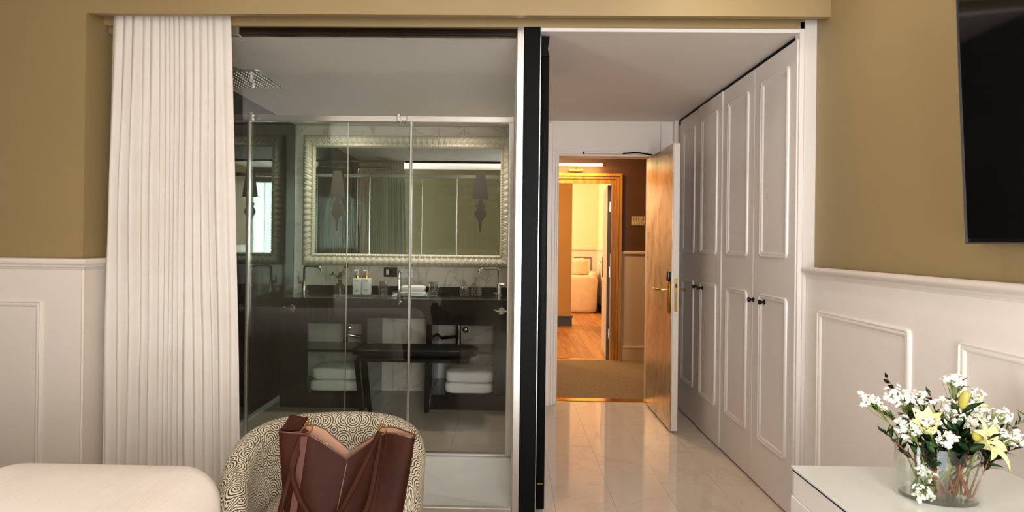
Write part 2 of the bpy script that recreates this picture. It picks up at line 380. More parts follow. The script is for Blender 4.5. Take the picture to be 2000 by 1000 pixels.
# left wainscot with return
wl = sroot('trim_3', (-2.4, 2.79, 0), 'white panelled wainscot between the bed and the curtain', 'wainscot')
mb = MB(); mb.prism([(-3.0, YB-0.012), (XL+0.012, YB-0.012), (XL+0.012, 2.975), (XL, 2.975), (XL, YB), (-3.0, YB)], 'z', 0, 1.157); mb.build('board', 'white_paint', wl)
chair_rail('chair_rail', wl, [(-3.0, YB-0.012, 1.154), (XL+0.012, YB-0.012, 1.154), (XL+0.012, 2.97, 1.154)], [(0, -1, 0), (1, -1, 0), (1, 0, 0)])
for a, b in ((-2.85, -2.134),):
    MB().ring(a, b, 0.14, 1.013, 0.014, MOULD, (0, YB-0.012, 0), X3, Z3, (0, -1, 0)).build('panel_moulding', 'white_paint', wl, smooth=50)
# corner bead on the return
MB().tube([(XL+0.010, YB-0.010, 0), (XL+0.010, YB-0.010, 1.154)], 0.006, 8).build('corner_bead', 'white_paint', wl, smooth=40)
# right door jamb of the hallway
jm = sroot('trim_4', (1.40, YJ, 0), 'white painted jamb between hallway and television wall', 'jamb')
bx('jamb_face', 'beam_white', jm, 1.384, XR+0.005, YJ-0.004, YJ+0.03, 0, 2.37, 0.002)
bx('jamb_side', 'closet_paint', jm, 1.362, 1.384, YJ+0.0, YJ+0.05, 0, 2.36, 0.002)
# hall + bathroom ceiling slabs
struct(bx('ceiling_hall', 'ceiling_paint', None, 0.06, 1.40, YJ+0.004, YE+0.02, CEIL, CEIL+0.017), 'white hallway ceiling beside the wardrobe doors', 'ceiling')
struct(bx('ceiling_bathroom', 'ceiling_paint', None, XL, 0.06, YJ+0.085, 5.36, CEIL, CEIL+0.03), 'white bathroom ceiling above the shower', 'ceiling')
# partition between bathroom and hall, with black edge post
pw_ = sroot('wall_partition', (0.08, 4.1, 0), 'partition between bathroom and hallway with black end', 'wall')
bx('wall_core', 'white_paint', pw_, 0.030, 0.143, 3.0, 5.36, 0, CEIL)
bx('end_post', 'matte_black', pw_, 0.064, 0.140, YJ-0.006, 3.0, 0, 2.327, 0.002)
bx('edge_strip', 'aluminium', pw_, 0.1405, 0.1445, YJ+0.02, 3.0, 0, 2.29)
bx('end_profile', 'aluminium', pw_, 0.030, 0.0635, YJ-0.004, 3.0, 0, 2.327, 0.002)
d3 = sroot('door_1', (0.17, 3.3, 0), 'black lacquered sliding leaf parked against the hallway partition', 'door')
bx('leaf', 'matte_black', d3, 0.1465, 0.186, 2.952, 3.72, 0.022, 2.20, 0.006, 2)
mb = MB(); mb.prism([(0.1465, 2.20), (0.186, 2.20), (0.178, 2.235), (0.183, 2.262), (0.186, 2.296), (0.1465, 2.296)], 'y', 2.956, 3.72); mb.build('top_carrier', 'matte_black', d3)
bx('pull_bar', 'brass', d3, 0.150, 0.178, 2.949, 2.953, 0.145, 0.15)
# bathroom walls
struct(bx('wall_bathroom_left', 'smoked_mirror', None, -1.93, -1.877, 2.985, 5.36, 0.02, CEIL), 'smoked mirror wall beside the washbasin counter', 'wall')
wbk = sroot('wall_bathroom_back', (-0.9, 5.36, 0), 'marble tiled wall behind the washbasins', 'wall')
bx('wall_core', 'print_grey', wbk, -1.95, 0.14, 5.352, 5.42, 0, CEIL)
xs = [-1.876, -1.593, -0.993, -0.393, 0.029]; zs = [0.0, 0.60, 1.20, 1.80, CEIL-0.002]
for i in range(4):
    for j in range(4): bx('tile', 'bath_wall_tile', wbk, xs[i]+0.0008, xs[i+1]-0.0008, 5.342, 5.352, zs[j]+0.0008, zs[j+1]-0.0008)
# floors: bathroom
fb = sroot('floor_bathroom', (-0.9, 4.5, 0), 'grey beige marble tile floor of the bathroom', 'floor')
bx('screed', 'print_grey', fb, -1.93, 0.03, 2.95, 5.40, -0.05, -0.009)
xs = [-1.876, -1.55, -0.95, -0.35, 0.029]; ys = [3.745, 4.145, 4.745, 5.341]
for i in range(4):
    for j in range(3): bx('tile', 'bath_floor_tile', fb, xs[i]+0.001, xs[i+1]-0.001, ys[j]+0.001, ys[j+1]-0.001, -0.009, 0.0)
# hall floor tiles, staggered columns
fh = sroot('floor_hall', (0.8, 4.0, 0), 'polished beige marble tile floor of the hallway', 'floor')
bx('screed', 'print_grey', fh, 0.10, 1.40, 2.93, 5.07, -0.05, -0.009)
for x0, x1, ph in ((0.145, 0.2445, 3.10), (0.2455, 0.5445, 3.32), (0.5455, 0.8455, 3.49), (0.8465, 1.1475, 3.365), (1.1485, 1.37, 3.36)):
    y = ph-0.627
    while y < 5.06:
        a, b = max(y, 2.932), min(y+0.626, 5.062)
        if b-a > 0.02: bx('tile', 'hall_tile', fh, x0, x1, a, b-0.001, -0.009, 0.0)
        y += 0.627

# fitted wardrobe along the right of the hallway
XC, W, YC = 1.357, 0.5, 2.9209+0.012
wd = thing('fitted_wardrobe', (1.62, 3.95, 0), 'row of white panelled wardrobe doors lining the hallway', 'wardrobe')
bx('carcass', 'closet_paint', wd, XC+0.02, 1.90, YJ+0.06, YE-0.01, 0.0, 2.285)
bx('dark_top_strip', 'matte_black', wd, XC+0.012, XC+0.02, YJ+0.06, YE-0.06, 2.27, CEIL)  # black strip painting in the shadow line between door tops and ceiling
for k in range(4):
    y0, y1 = YC+k*W+0.002, YC+(k+1)*W-0.002
    if k == 3: y1 -= 0.03
    pr = 0.006 if k == 2 else 0.0
    dr = MB().box(XC-pr, XC+0.018, y0, y1, 0.012, 2.284, 0.003).build('door', 'closet_paint', wd, smooth=35)
    a, b = y0+0.075, y1-0.09
    for z0, z1 in ((1.238, 2.185), (0.255, 1.048)):
        MB().ring(a, b, z0, z1, 0.030, MOULD, (XC-pr, 0, 0), Y3, Z3, (-1, 0, 0)).build('panel_moulding', 'closet_paint', dr, smooth=50)
    ky = (3.264, 3.409, 4.286, 4.427)[k]+0.012
    kb = MB(); kb.lathe([(0.014, 0.0), (0.014, 0.003), (0.006, 0.005), (0.006, 0.016), (0.012, 0.020), (0.0145, 0.026), (0.013, 0.031), (0.004, 0.034)], (0, 0, 0), 16, 'x')
    kb.bm.transform(Matrix.Rotation(PI, 4, 'Z')); kb.bm.transform(Matrix.Translation((XC-pr, ky, 1.003))); kn = kb.build('knob', 'lacquer_black', dr, smooth=40)
# end wall of the hallway around the entrance
we = sroot('wall_end', (0.8, 5.1, 0), 'white end wall of the hallway around the entrance', 'wall')
bx('transom_panel', 'white_paint', we, 0.13, 1.237, YE, YE+0.14, 2.05, CEIL)
bx('transom_panel', 'white_paint', we, 1.239, 1.345, YE, YE+0.14, 2.05, CEIL)
bx('pier_left', 'white_paint', we, 0.13, 0.385, YE, YE+0.14, 0, 2.05)
bx('pier_right', 'white_paint', we, 1.165, 1.345, YE, YE+0.14, 0, 2.05)
bx('filler_right', 'white_paint', we, 1.335, 1.40, YE-0.05, YE+0.14, 0, CEIL)
cs = sroot('trim_5', (0.8, YE-0.02, 0), 'white moulded casing of the entrance door', 'door casing')
mb = MB(); mb.box(0.30, 0.345, 4.93, YE, 0, 2.27, 0.003); mb.box(0.345, 0.372, 4.945, YE, 0, 2.05, 0.004); mb.box(0.372, 0.392, 4.975, YE, 0, 2.045, 0.004); mb.build('casing_post', 'white_paint', cs, smooth=35)
bx('casing_head', 'white_paint', cs, 0.372, 1.165, YE-0.022, YE-0.001, 2.032, 2.052, 0.003)
bx('door_stop', 'white_paint', cs, 0.392, 0.407, YE-0.03, YE+0.13, 0, 2.035, 0.002)
bx('door_stop', 'white_paint', cs, 1.150, 1.165, YE-0.01, YE+0.13, 0, 2.035, 0.002)
bx('door_stop', 'white_paint', cs, 0.407, 1.150, YE-0.015, YE+0.13, 2.018, 2.034, 0.002)
struct(bx('trim_6', 'bright_brass', None, 0.395, 1.15, 5.075, 5.175, -0.004, 0.006, 0.003), 'brass threshold strip between hall tiles and corridor carpet', 'threshold')
# entrance door leaf, standing open
en = sroot('door_2', (1.15, 4.65, 0.01), 'open entrance door with bronze outer face and white edge', 'door')
bx('leaf', 'white_paint', en, 1.1365, 1.181, 4.268, 5.035, 0.012, 2.005, 0.003)
bx('bronze_face', 'bronze_door', en, 1.1300, 1.1365, 4.270, 5.033, 0.013, 2.004)
lv = MB(); lv.box(1.118, 1.130, 4.305, 4.355, 0.82, 1.045, 0.008, 3); pl = lv.build('lock_plate', 'brass', en, smooth=40)
bx('card_reader', 'plastic_black', pl, 1.112, 1.131, 4.305, 4.355, 1.045, 1.115, 0.005, 2)
MB().tube([(1.119, 4.33, 0.985), (1.075, 4.33, 0.985), (1.062, 4.335, 0.985), (1.056, 4.35, 0.985), (1.054, 4.46, 0.983)], 0.009, 10).build('lever', 'brass', pl, smooth=50)
MB().tube([(1.181, 4.33, 0.985), (1.226, 4.33, 0.985), (1.238, 4.335, 0.985), (1.243, 4.35, 0.985), (1.245, 4.45, 0.983)], 0.009, 10).build('inner_lever', 'brass', en, smooth=50)
bx('inner_plate', 'brass', en, 1.181, 1.186, 4.305, 4.355, 0.84, 1.10, 0.002)
MB().lathe([(0.013, 0), (0.013, 0.022), (0.011, 0.028)], (1.186, 4.33, 0.90), 14, 'x').build('thumb_turn', 'brass', en, smooth=40)
fp = MB().box(1.149, 1.170, 4.2650, 4.2682, 0.84, 1.07, 0.001).build('strike_plate', 'brass', en)
bx('latch_bolt', 'plastic_black', fp, 1.154, 1.166, 4.2600, 4.2655, 1.005, 1.03)
bx('dead_bolt', 'chrome', fp, 1.155, 1.165, 4.2625, 4.2655, 0.915, 0.965)
cl = thing('door_closer', (0.85, YE-0.03, 2.04), 'slim closer rail and arm above the entrance door', 'door closer')
bx('rail', 'white_paint', cl, 0.61, 1.09, YE-0.05, YE-0.0235, 2.034, 2.050, 0.002)
mb = MB(); mb.box(0.60, 0.606, YE-0.052, YE-0.0235, 2.032, 2.052); mb.build('end_cap', 'matte_black', cl)
MB().tube([(0.92, YE-0.045, 2.037), (1.02, YE-0.10, 2.04), (1.132, YE-0.16, 2.012)], 0.006, 8).build('arm', 'matte_black', cl, smooth=40)

# corridor
YW = 6.9
struct(bx('floor_corridor', 'carpet', None, 0.15, 2.6, 5.176, YW-0.02, -0.05, 0.004), 'brown carpet of the corridor', 'floor')
struct(bx('wall_corridor_near', 'corridor_brown', None, 0.15, 0.38, 5.2, 5.26, 0, 2.55), 'corridor wall left of the entrance', 'wall')
struct(bx('wall_corridor_side', 'corridor_brown', None, 2.5, 2.6, 5.2, 7.0, 0, 2.55), 'corridor end wall', 'wall')
struct(bx('wall_corridor_entry', 'corridor_brown', None, 1.17, 2.6, 5.2, 5.26, 0, 2.55), 'corridor wall right of the entrance', 'wall')
struct(bx('ceiling_corridor', 'ceiling_paint', None, 0.05, 2.7, 5.2, 7.05, 2.55, 2.6), 'corridor ceiling', 'ceiling')
struct(bx('wall_corridor_left', 'corridor_brown', None, 0.08, 0.15, 5.43, 6.99, 0, 2.55), 'corridor end wall left of the lounge doorway', 'wall')
wc = sroot('wall_corridor', (1.9, YW, 0), 'brown corridor wall with beige dado around the lounge door', 'wall')
for a, b, z0, z1, mt in ((1.15, 2.6, 1.19, 2.55, 'corridor_brown'), (1.15, 2.6, 0.0, 1.19, 'corridor_beige'), (0.15, 0.30, 0, 2.55, 'corridor_brown'), (0.30, 1.15, 2.0, 2.55, 'corridor_brown')):
    bx('wall_section', mt, wc, a, b, YW, YW+0.10, z0, z1)
bx('dado_rail', 'corridor_beige', wc, 1.255, 2.6, YW-0.022, YW, 1.19, 1.222, 0.006, 2)
bx('skirting', 'corridor_beige', wc, 1.255, 2.6, YW-0.018, YW, 0.0, 0.135, 0.003)
bx('skirting_cap', 'corridor_beige', wc, 1.255, 2.6, YW-0.024, YW, 0.135, 0.165, 0.008, 2)
gc = sroot('trim_7', (0.75, YW, 0), 'gilded wooden casing around the lounge doorway', 'door casing')
for nm, d, dy in (('casing_outer', 0.0, 0.05), ('casing_middle', 0.032, 0.036), ('casing_inner', 0.062, 0.026)):
    e = 0.032 if d < 0.06 else 0.052
    mb = MB(); xo, zo = 1.258-d, 2.085-d; xi, zi = xo-e+0.004, zo-e+0.004; xl, xli = 0.20+d, 0.20+d+e-0.004
    mb.prism([(xl, 0), (xl, zo), (xo, zo), (xo, 0), (xi, 0), (xi, zi), (xli, zi), (xli, 0)], 'y', YW-dy, YW+0.002); mb.build(nm, 'gilt_wood', gc)
struct(bx('trim_8', 'bright_brass', None, 0.31, 1.15, YW-0.02, YW+0.06, -0.003, 0.007, 0.003), 'brass threshold strip of the lounge doorway', 'threshold')
# lounge behind the corridor
fl = sroot('floor_lounge', (0.9, 9.6, 0), 'oak plank floor of the lounge', 'floor')
bx('screed', 'print_grey', fl, -1.6, 1.78, YW+0.06, 12.3, -0.06, -0.012)
for i in range(10):
    x0 = 0.25+i*0.15; y = YW+0.062-0.9*((i*0.37) % 1)
    while y < 12.2:
        a, b = max(y, YW+0.062), min(y+1.8, 12.25)
        if b-a > 0.05: bx('plank', 'oak_floor', fl, x0+0.001, x0+0.149, a, b-0.002, -0.012, 0.0)
        y += 1.8
bx('far_planks', 'oak_floor', fl, -1.6, 0.249, YW+0.06, 12.25, -0.012, 0.0)
struct(bx('ceiling_lounge', 'ceiling_paint', None, -1.7, 1.9, 7.0, 12.4, 2.7, 2.75), 'lounge ceiling', 'ceiling')
struct(bx('wall_lounge_left', 'lounge_cream', None, -1.7, -1.6, 7.0, 12.4, 0, 2.7), 'cream lounge side wall', 'wall')
pr = sroot('wall_lounge_pier', (0.5, 9.75, 0), 'ochre pier beside the lounge armchair', 'wall')
bx('pier', 'lounge_ochre', pr, 0.62, 1.0, 9.72, 9.95, 0, 2.7)
bx('skirting', 'slate_skirting', pr, 0.606, 1.014, 9.70, 9.96, 0.0, 0.135); bx('skirting_cap', 'slate_skirting', pr, 0.59, 1.03, 9.685, 9.97, 0.135, 0.155, 0.004)
wlb = sroot('wall_lounge_back', (1.0, 12.25, 0), 'cream lounge wall above grey green panelling', 'wall')
bx('wall_section', 'lounge_cream', wlb, -1.6, 1.85, 12.25, 12.35, 1.19, 2.7); bx('wainscot', 'lounge_panel', wlb, -1.6, 1.85, 12.235, 12.35, 0, 1.17)
bx('chair_rail', 'lounge_panel', wlb, -1.6, 1.76, 12.21, 12.25, 1.17, 1.21, 0.01, 2)
MB().ring(1.30, 1.66, 0.30, 1.04, 0.02, MOULD, (0, 12.235, 0), X3, Z3, (0, -1, 0)).build('panel_moulding', 'print_grey', wlb, smooth=50)
wlr = sroot('wall_lounge_right', (1.78, 9.6, 0), 'cream lounge wall behind the open door', 'wall')
bx('wall_section', 'lounge_cream', wlr, 1.78, 1.88, 7.0, 12.35, 1.19, 2.7); bx('wainscot', 'lounge_panel', wlr, 1.76, 1.88, 7.0, 12.35, 0, 1.17)
bx('chair_rail', 'lounge_panel', wlr, 1.735, 1.78, 7.0, 12.235, 1.17, 1.21, 0.01, 2); bx('skirting', 'slate_skirting', wlr, 1.745, 1.76, 7.0, 12.235, 0, 0.14)
MB().ring(-11.9, -10.6, 0.30, 1.04, 0.02, MOULD, (1.76, 0, 0), (0, -1, 0), Z3, (-1, 0, 0)).build('panel_moulding', 'lounge_panel', wlr, smooth=50)
# lounge door leaf, open, seen along its hinge edge
D = bpy.data.objects.new('door_3', None); C.objects.link(D); D.location = (1.137, 6.985, 0.008); D.rotation_euler = (0, 0, math.radians(-5.2)); ORG[D.name] = Vector((0, 0, 0)); struct(D, 'open lounge door seen along its dark hinge edge', 'door')
def dl(name, mat, x0, x1, y0, y1, z0, z1, bev=0.0, par=None): return MB().box(x0, x1, y0, y1, z0, z1, bev).build(name, mat, par or D, local=True)
dl('leaf', 'white_paint', -0.020, 0.020, 0.004, 0.80, 0, 1.955); dl('hinge_edge', 'slate_skirting', -0.020, 0.018, 0.0, 0.004, 0, 1.955)
for z in (0.22, 0.92, 1.66):
    h = dl('hinge', 'aluminium', 0.004, 0.020, -0.003, 0.0, z, z+0.11); 
    for q in (0.02, 0.055, 0.09): MB().lathe([(0.004, -0.002), (0.003, 0.0)], (0.012, -0.003, z+q), 8, 'y').build('screw', 'matte_black', h, local=True)
pl2 = dl('lock_plate', 'matte_black', -0.027, -0.020, 0.70, 0.74, 0.88, 1.13); MB().tube([(-0.026, 0.72, 1.06), (-0.07, 0.72, 1.06), (-0.078, 0.70, 1.06), (-0.08, 0.60, 1.06)], 0.01, 8).build('lever', 'brass', pl2, local=True)
# lounge armchair and cushion
ac = thing('armchair', (1.15, 11.85, 0.02), 'cream slip-covered armchair in the lounge beyond the corridor', 'armchair')
MB().soft((1.14, 11.80, 0.36), (1.06, 0.72, 0.70), 0.16, 40, 18, 0.012, 3).build('slipcover', 'cream_fabric', ac, smooth=80)
MB().soft((1.60, 11.85, 0.70), (0.16, 0.60, 0.16), 0.5, 24, 12, 0.006, 9).build('arm_roll', 'cream_fabric', ac, smooth=80)
bx('plinth', 'matte_black', ac, 0.72, 1.56, 11.52, 12.1, 0.0, 0.02)
cu = MB().soft((1.30, 11.72, 0.865), (0.44, 0.16, 0.32), 0.55, 32, 16, 0.015, 5)
tag(cu.build('cushion', 'cream_fabric', None, smooth=80), 'cream cushion propped on the lounge armchair', 'cushion')

# corridor picture lamp and number plaque
lp = thing('picture_lamp', (0.72, YW, 2.10), 'glowing brass tube lamp above the gilded doorway', 'lamp')
bx('bracket', 'bright_brass', lp, 0.66, 0.82, YW-0.07, YW, 2.100, 2.128, 0.003)
MB().tube([(0.74, YW-0.07, 2.125), (0.74, YW-0.13, 2.16)], 0.007, 8).build('arm', 'brass', lp, smooth=40)
MB().tube([(0.40, YW-0.14, 2.167), (1.02, YW-0.14, 2.167)], 0.0125, 12).build('glowing_tube', 'lamp_glow', lp, smooth=40)
MB().tube([(1.02, YW-0.14, 2.167), (1.06, YW-0.14, 2.167)], 0.014, 12).build('end_cap', 'bright_brass', lp, smooth=40)
nl = bpy.data.lights.new('picture_lamp_light', 'AREA'); nl.shape = 'RECTANGLE'; nl.size = 0.6; nl.size_y = 0.03; nl.energy = 5; nl.color = (1.0, 0.62, 0.22)
no = bpy.data.objects.new('picture_lamp_light', nl); C.objects.link(no); no.location = (0.72, YW-0.16, 2.145); no.rotation_euler = Vector((0, 0.45, -1)).to_track_quat('-Z', 'Y').to_euler(); no.parent = lp; no.location = Vector(no.location)-ORG[lp.name]
pq = thing('room_plaque', (1.45, YW, 1.5), 'brass room plaque with cut-out scrollwork on the corridor wall', 'plaque')
PX0, PX1, PZ0, PZ1 = 1.372, 1.522, 1.511, 1.612
plain('plaque_beige', (214, 182, 130), 0.4)
bx('plate', 'plaque_beige', pq, PX0, PX1, YW-0.008, YW, PZ0, PZ1, 0.001)
mb = MB()
for (u, v, a, b) in ((0.12, 0.14, .03, .05), (0.25, 0.15, .02, .07), (0.44, 0.05, .04, .03), (0.54, 0.15, .035, .06), (0.61, 0.05, .03, .03), (0.72, 0.36, .025, .11), (0.79, 0.62, .022, .07), (0.86, 0.80, .025, .09), (0.90, 0.62, .02, .06), (0.91, 0.18, .03, .07), (0.83, 0.44, .02, .03), (0.76, 0.16, .02, .03)):
    cx, cz = PX0+u*0.15, PZ0+v*0.101
    mb.loops([[(cx+a*0.15*math.cos(t*PI/5), YW-y, cz+b*0.101*math.sin(t*PI/5)) for t in range(10)] for y in (0.0078, 0.0092)])
mb.build('scrollwork', 'stamen', pq)
mb = MB()
for u in (0.16, 0.36, 0.52):
    mb.box(PX0+u*0.15-0.008, PX0+u*0.15+0.008, YW-0.0088, YW-0.0078, PZ0+0.060, PZ0+0.064); mb.box(PX0+u*0.15-0.002, PX0+u*0.15+0.004, YW-0.0088, YW-0.0078, PZ0+0.060, PZ0+0.088)
mb.build('raised_figures', 'amber', pq)

# ================================================================== BATHROOM
# shower screen facing the bedroom
sc = thing('shower_screen', (-0.9, 2.96, 0), 'large fixed glass shower screen facing the bedroom', 'glass screen')
bx('pane', 'clear_glass', sc, -1.95, 0.029, 2.948, 2.956, 0.02, 2.289)
bx('dark_top_strip', 'dark_reflection_chrome', sc, -1.31, 0.029, 2.936, 2.968, 2.288, 2.326, 0.003)
bx('top_rail_end', 'aluminium', sc, -1.95, -1.312, 2.936, 2.968, 2.288, 2.326, 0.003)
bx('bottom_rail', 'aluminium', sc, -1.95, 0.029, 2.936, 2.968, 0.0, 0.03, 0.003)
struct(bx('wall_bathroom_front', 'olive_paint', None, -1.96, -1.95, 2.98, 3.0, 0, CEIL), 'narrow wall return behind the curtain', 'wall')
tray = MB().ring(-1.875, 0.028, 2.97, 3.742, 0.02, [(0, 0), (0, 0.010), (0.004, 0.013), (0.04, 0.013), (0.06, 0.008)], (0, 0, 0), X3, Y3, Z3, cap=True)
tag(tray.build('shower_tray', 'tray_white', None, smooth=40), 'pale grey shower tray behind the glass screen', 'shower tray')
# sliding enclosure
sl = thing('sliding_shower_door', (-0.8, 3.71, 0.03), 'green tinted sliding glass door with chrome frame', 'shower door')
bx('track', 'aluminium', sl, -1.872, 0.028, 3.688, 3.728, 2.020, 2.060, 0.004)
bx('bottom_rail', 'aluminium', sl, -1.872, 0.028, 3.694, 3.728, 0.013, 0.030, 0.003)
bx('left_post', 'aluminium', sl, -1.592, -1.576, 3.690, 3.722, 0.030, 2.020, 0.003)
bx('right_post', 'aluminium', sl, -0.006, 0.028, 3.690, 3.728, 0.013, 2.062, 0.003)
bx('centre_profile', 'aluminium', sl, -0.602, -0.586, 3.690, 3.708, 0.030, 2.052, 0.003)
bx('fixed_pane', 'green_glass', sl, -1.578, -0.985, 3.716, 3.722, 0.030, 2.022)
bx('pane_edge', 'aluminium', sl, -0.985, -0.980, 3.716, 3.722, 0.030, 2.022)
bx('fixed_pane', 'clear_glass', sl, -0.588, -0.006, 3.716, 3.722, 0.030, 2.022)
bx('side_pane', 'clear_glass', sl, -1.872, -1.592, 3.716, 3.722, 0.030, 2.022)
sp = MB().box(-1.574, -0.602, 3.698, 3.704, 0.034, 2.024).build('sliding_pane', 'green_glass', sl)
for x in (-1.546, -0.649):
    r = MB().box(x-0.030, x-0.008, 3.672, 3.688, 2.018, 2.072, 0.004).build('roller', 'chrome', sp, smooth=40)
    MB().lathe([(0.014, -0.018), (0.017, -0.014), (0.017, 0.0)], (x+0.014, 3.694, 2.040), 16, 'y').build('roller_knob', 'chrome', sp, smooth=40)
MB().tube([(-0.65, 3.70, 1.115), (-0.65, 3.665, 1.118), (-0.65, 3.662, 1.11), (-0.65, 3.662, 0.94), (-0.65, 3.665, 0.932), (-0.65, 3.70, 0.935)], 0.0095, 10).build('pull_handle', 'chrome', sp, smooth=50)
# rain shower
rs = thing('rain_shower', (-1.85, 3.2, 0.9), 'square chrome rain shower head on a column', 'shower')
MB().tube([(-1.845, 3.20, 0.95), (-1.845, 3.20, 2.13), (-1.838, 3.20, 2.175), (-1.81, 3.20, 2.196), (-1.77, 3.20, 2.20), (-1.46, 3.20, 2.20), (-1.43, 3.20, 2.192), (-1.42, 3.20, 2.165)], 0.011, 12).build('column', 'chrome', rs, smooth=60)
hd = MB().box(-1.59, -1.25, 3.03, 3.37, 2.138, 2.150, 0.003).build('head_plate', 'chrome', rs, smooth=35)
MB().lathe([(0.03, 0), (0.028, 0.012), (0.014, 0.018), (0.014, 0.03)], (-1.42, 3.20, 2.150), 16).build('swivel', 'chrome', hd, smooth=40)
mb = MB()
for i in range(13):
    for j in range(13): mb.lathe([(0.0035, 0), (0.003, -0.003)], (-1.57+i*0.025, 3.05+j*0.025, 2.138), 6)
tag(mb.build('nozzles', 'ceramic_white', hd), kind='stuff')
for z in (1.0, 1.75): MB().tube([(-1.877, 3.20, z), (-1.845, 3.20, z)], 0.014, 10).build('wall_bracket', 'chrome', rs, smooth=50)
bx('mixer', 'chrome', rs, -1.875, -1.80, 3.06, 3.34, 0.93, 0.97, 0.012, 3)
MB().tube([(-1.80, 3.28, 1.50), (-1.79, 3.27, 1.35), (-1.80, 3.255, 1.15)], [0.022, 0.013, 0.011], 10).build('hand_shower', 'chrome', rs, smooth=60)

# vanity
va = thing('vanity_unit', (-0.88, 5.0, 0), 'long black double washbasin counter with open shelves', 'vanity')
XV0, XV1, YF, YBK = -1.77, 0.024, 4.753, 5.340
bx('apron', 'lacquer_black', va, XV0, XV1, YF, YF+0.03, 0.716, 0.838, 0.002)
bx('counter_top', 'lacquer_black', va, XV0, XV1, YF-0.006, YBK, 0.838, 0.855, 0.002)
bx('counter_body', 'lacquer_black', va, XV0, XV1, YF+0.03, YBK, 0.70, 0.838)
bx('backsplash', 'lacquer_black', va, XV0, XV1, YBK-0.018, YBK, 0.855, 0.912, 0.002)
for nm, a, b in (('left', XV0, -1.09), ('right', -0.628, XV1)):
    i0, i1 = (a+0.21, b-0.045) if nm == 'left' else (a+0.045, b-0.125)
    bx('shelf_stile', 'lacquer_black', va, a, i0, YF+0.004, YF+0.03, 0.12, 0.70); bx('shelf_stile', 'lacquer_black', va, i1, b, YF+0.004, YF+0.03, 0.12, 0.70)
    bx('shelf_head', 'lacquer_black', va, i0, i1, YF+0.004, YF+0.03, 0.655, 0.70)
    bx('side_panel', 'lacquer_black', va, a, a+0.03, YF+0.03, YBK, 0.12, 0.70); bx('side_panel', 'lacquer_black', va, b-0.03, b, YF+0.03, YBK, 0.12, 0.70)
    bx('base_plinth', 'lacquer_black', va, a, b, YF+0.002, YBK, 0.0, 0.115, 0.002)
    bx('middle_shelf', 'lacquer_black', va, a+0.03, b-0.03, 4.95, YBK, 0.40, 0.42)
for x in (-1.684, -0.050):
    hk = MB(); hk.lathe([(0.030, 0.0), (0.030, -0.008), (0.024, -0.013)], (x, YF, 0.772), 20, 'y'); h = hk.build('hook_rose', 'chrome', va, smooth=40)
    MB().tube([(x-0.052, YF-0.030, 0.785), (x-0.03, YF-0.034, 0.772), (x, YF-0.036, 0.766), (x+0.03, YF-0.034, 0.770), (x+0.042, YF-0.030, 0.778)], 0.006, 8).build('hook_bar', 'chrome', h, smooth=50)
    MB().tube([(x, YF-0.01, 0.770), (x, YF-0.036, 0.766)], 0.006, 8).build('hook_stem', 'chrome', h, smooth=50)
for x, s in ((-0.405, -1), (-1.35, 1)):
    t_ = MB().tube([(x, 5.10, 0.70), (x, 5.10, 0.60)], 0.015, 12).build('drain_trap', 'chrome', va, smooth=50)
    MB().tube([(x, 5.10, 0.61), (x, 5.10, 0.455)], 0.021, 14).build('trap_cup', 'chrome', t_, smooth=50)
    MB().tube([(x, 5.10, 0.52), (x+0.14*s, 5.12, 0.50), (x+0.22*s, 5.34, 0.515)], 0.013, 10).build('waste_pipe', 'chrome', t_, smooth=50)
    MB().lathe([(0.028, 0.0), (0.026, -0.008), (0.012, -0.014)], (x-0.04*s, 5.342, 0.54), 16, 'y').build('valve', 'chrome', t_, smooth=50)
# stool in front of the knee space
bn = thing('stool', (-0.68, 4.52, 0), 'black bench stool under the washbasin counter', 'stool')
MB().soft((-0.675, 4.55, 0.495), (0.93, 0.34, 0.056), 0.4, 40, 12).build('seat', 'matte_black', bn, smooth=60)
bx('seat_rail', 'lacquer_black', bn, -1.08, -0.27, 4.40, 4.70, 0.43, 0.462, 0.004)
for x, s in ((-1.085, -1), (-0.605, 0.1)):
    for y in ((4.43, 4.67) if s < 0 else (4.685, 4.722)):
        mb = MB(); mb.loops([[(x-0.045*s*(1-t)-0.018, y-0.016, z), (x-0.045*s*(1-t)+0.018, y-0.016, z), (x-0.045*s*(1-t)+0.018, y+0.016, z), (x-0.045*s*(1-t)-0.018, y+0.016, z)] for t, z in ((0.0, 0.0), (1.0, 0.435))])
        mb.build('leg', 'lacquer_black', bn)
# faucets
def faucet(x, s, lab):
    f = thing('faucet', (x, 5.20, 0.855), lab, 'faucet', 'tall swan neck basin faucets')
    MB().lathe([(0.028, 0), (0.028, 0.005), (0.018, 0.009), (0.018, 0.09), (0.013, 0.10)], (x, 5.20, 0.855), 18).build('body', 'chrome', f, smooth=40)
    pts = [(x, 5.20, 0.94), (x, 5.20, 1.055)]
    for k in range(1, 6): a = k*PI/10; pts.append((x+s*0.028*(1-math.cos(a)), 5.20-0.004*k, 1.055+0.028*math.sin(a)))
    pts += [(x+s*0.13, 5.14, 1.083), (x+s*0.152, 5.13, 1.076), (x+s*0.166, 5.126, 1.055), (x+s*0.168, 5.125, 1.038)]
    MB().tube(pts, 0.0095, 12).build('spout', 'chrome', f, smooth=60)
    hb = MB().tube([(x, 5.20, 0.945), (x-s*0.045, 5.19, 0.945)], 0.012, 12).build('valve', 'chrome', f, smooth=50)
    MB().tube([(x-s*0.045, 5.19, 0.945), (x-s*0.047, 5.185, 1.0)], 0.005, 8).build('lever', 'chrome', hb, smooth=50)
    MB().tube([(x, 5.20, 0.872), (x+s*0.042, 5.165, 0.872)], 0.008, 10).build('side_outlet', 'chrome', f, smooth=50)
faucet(-1.735, 1, 'chrome swan neck faucet beside the dark sprig vase')
faucet(-0.078, -1, 'chrome swan neck faucet beside the cut crystal bottles')
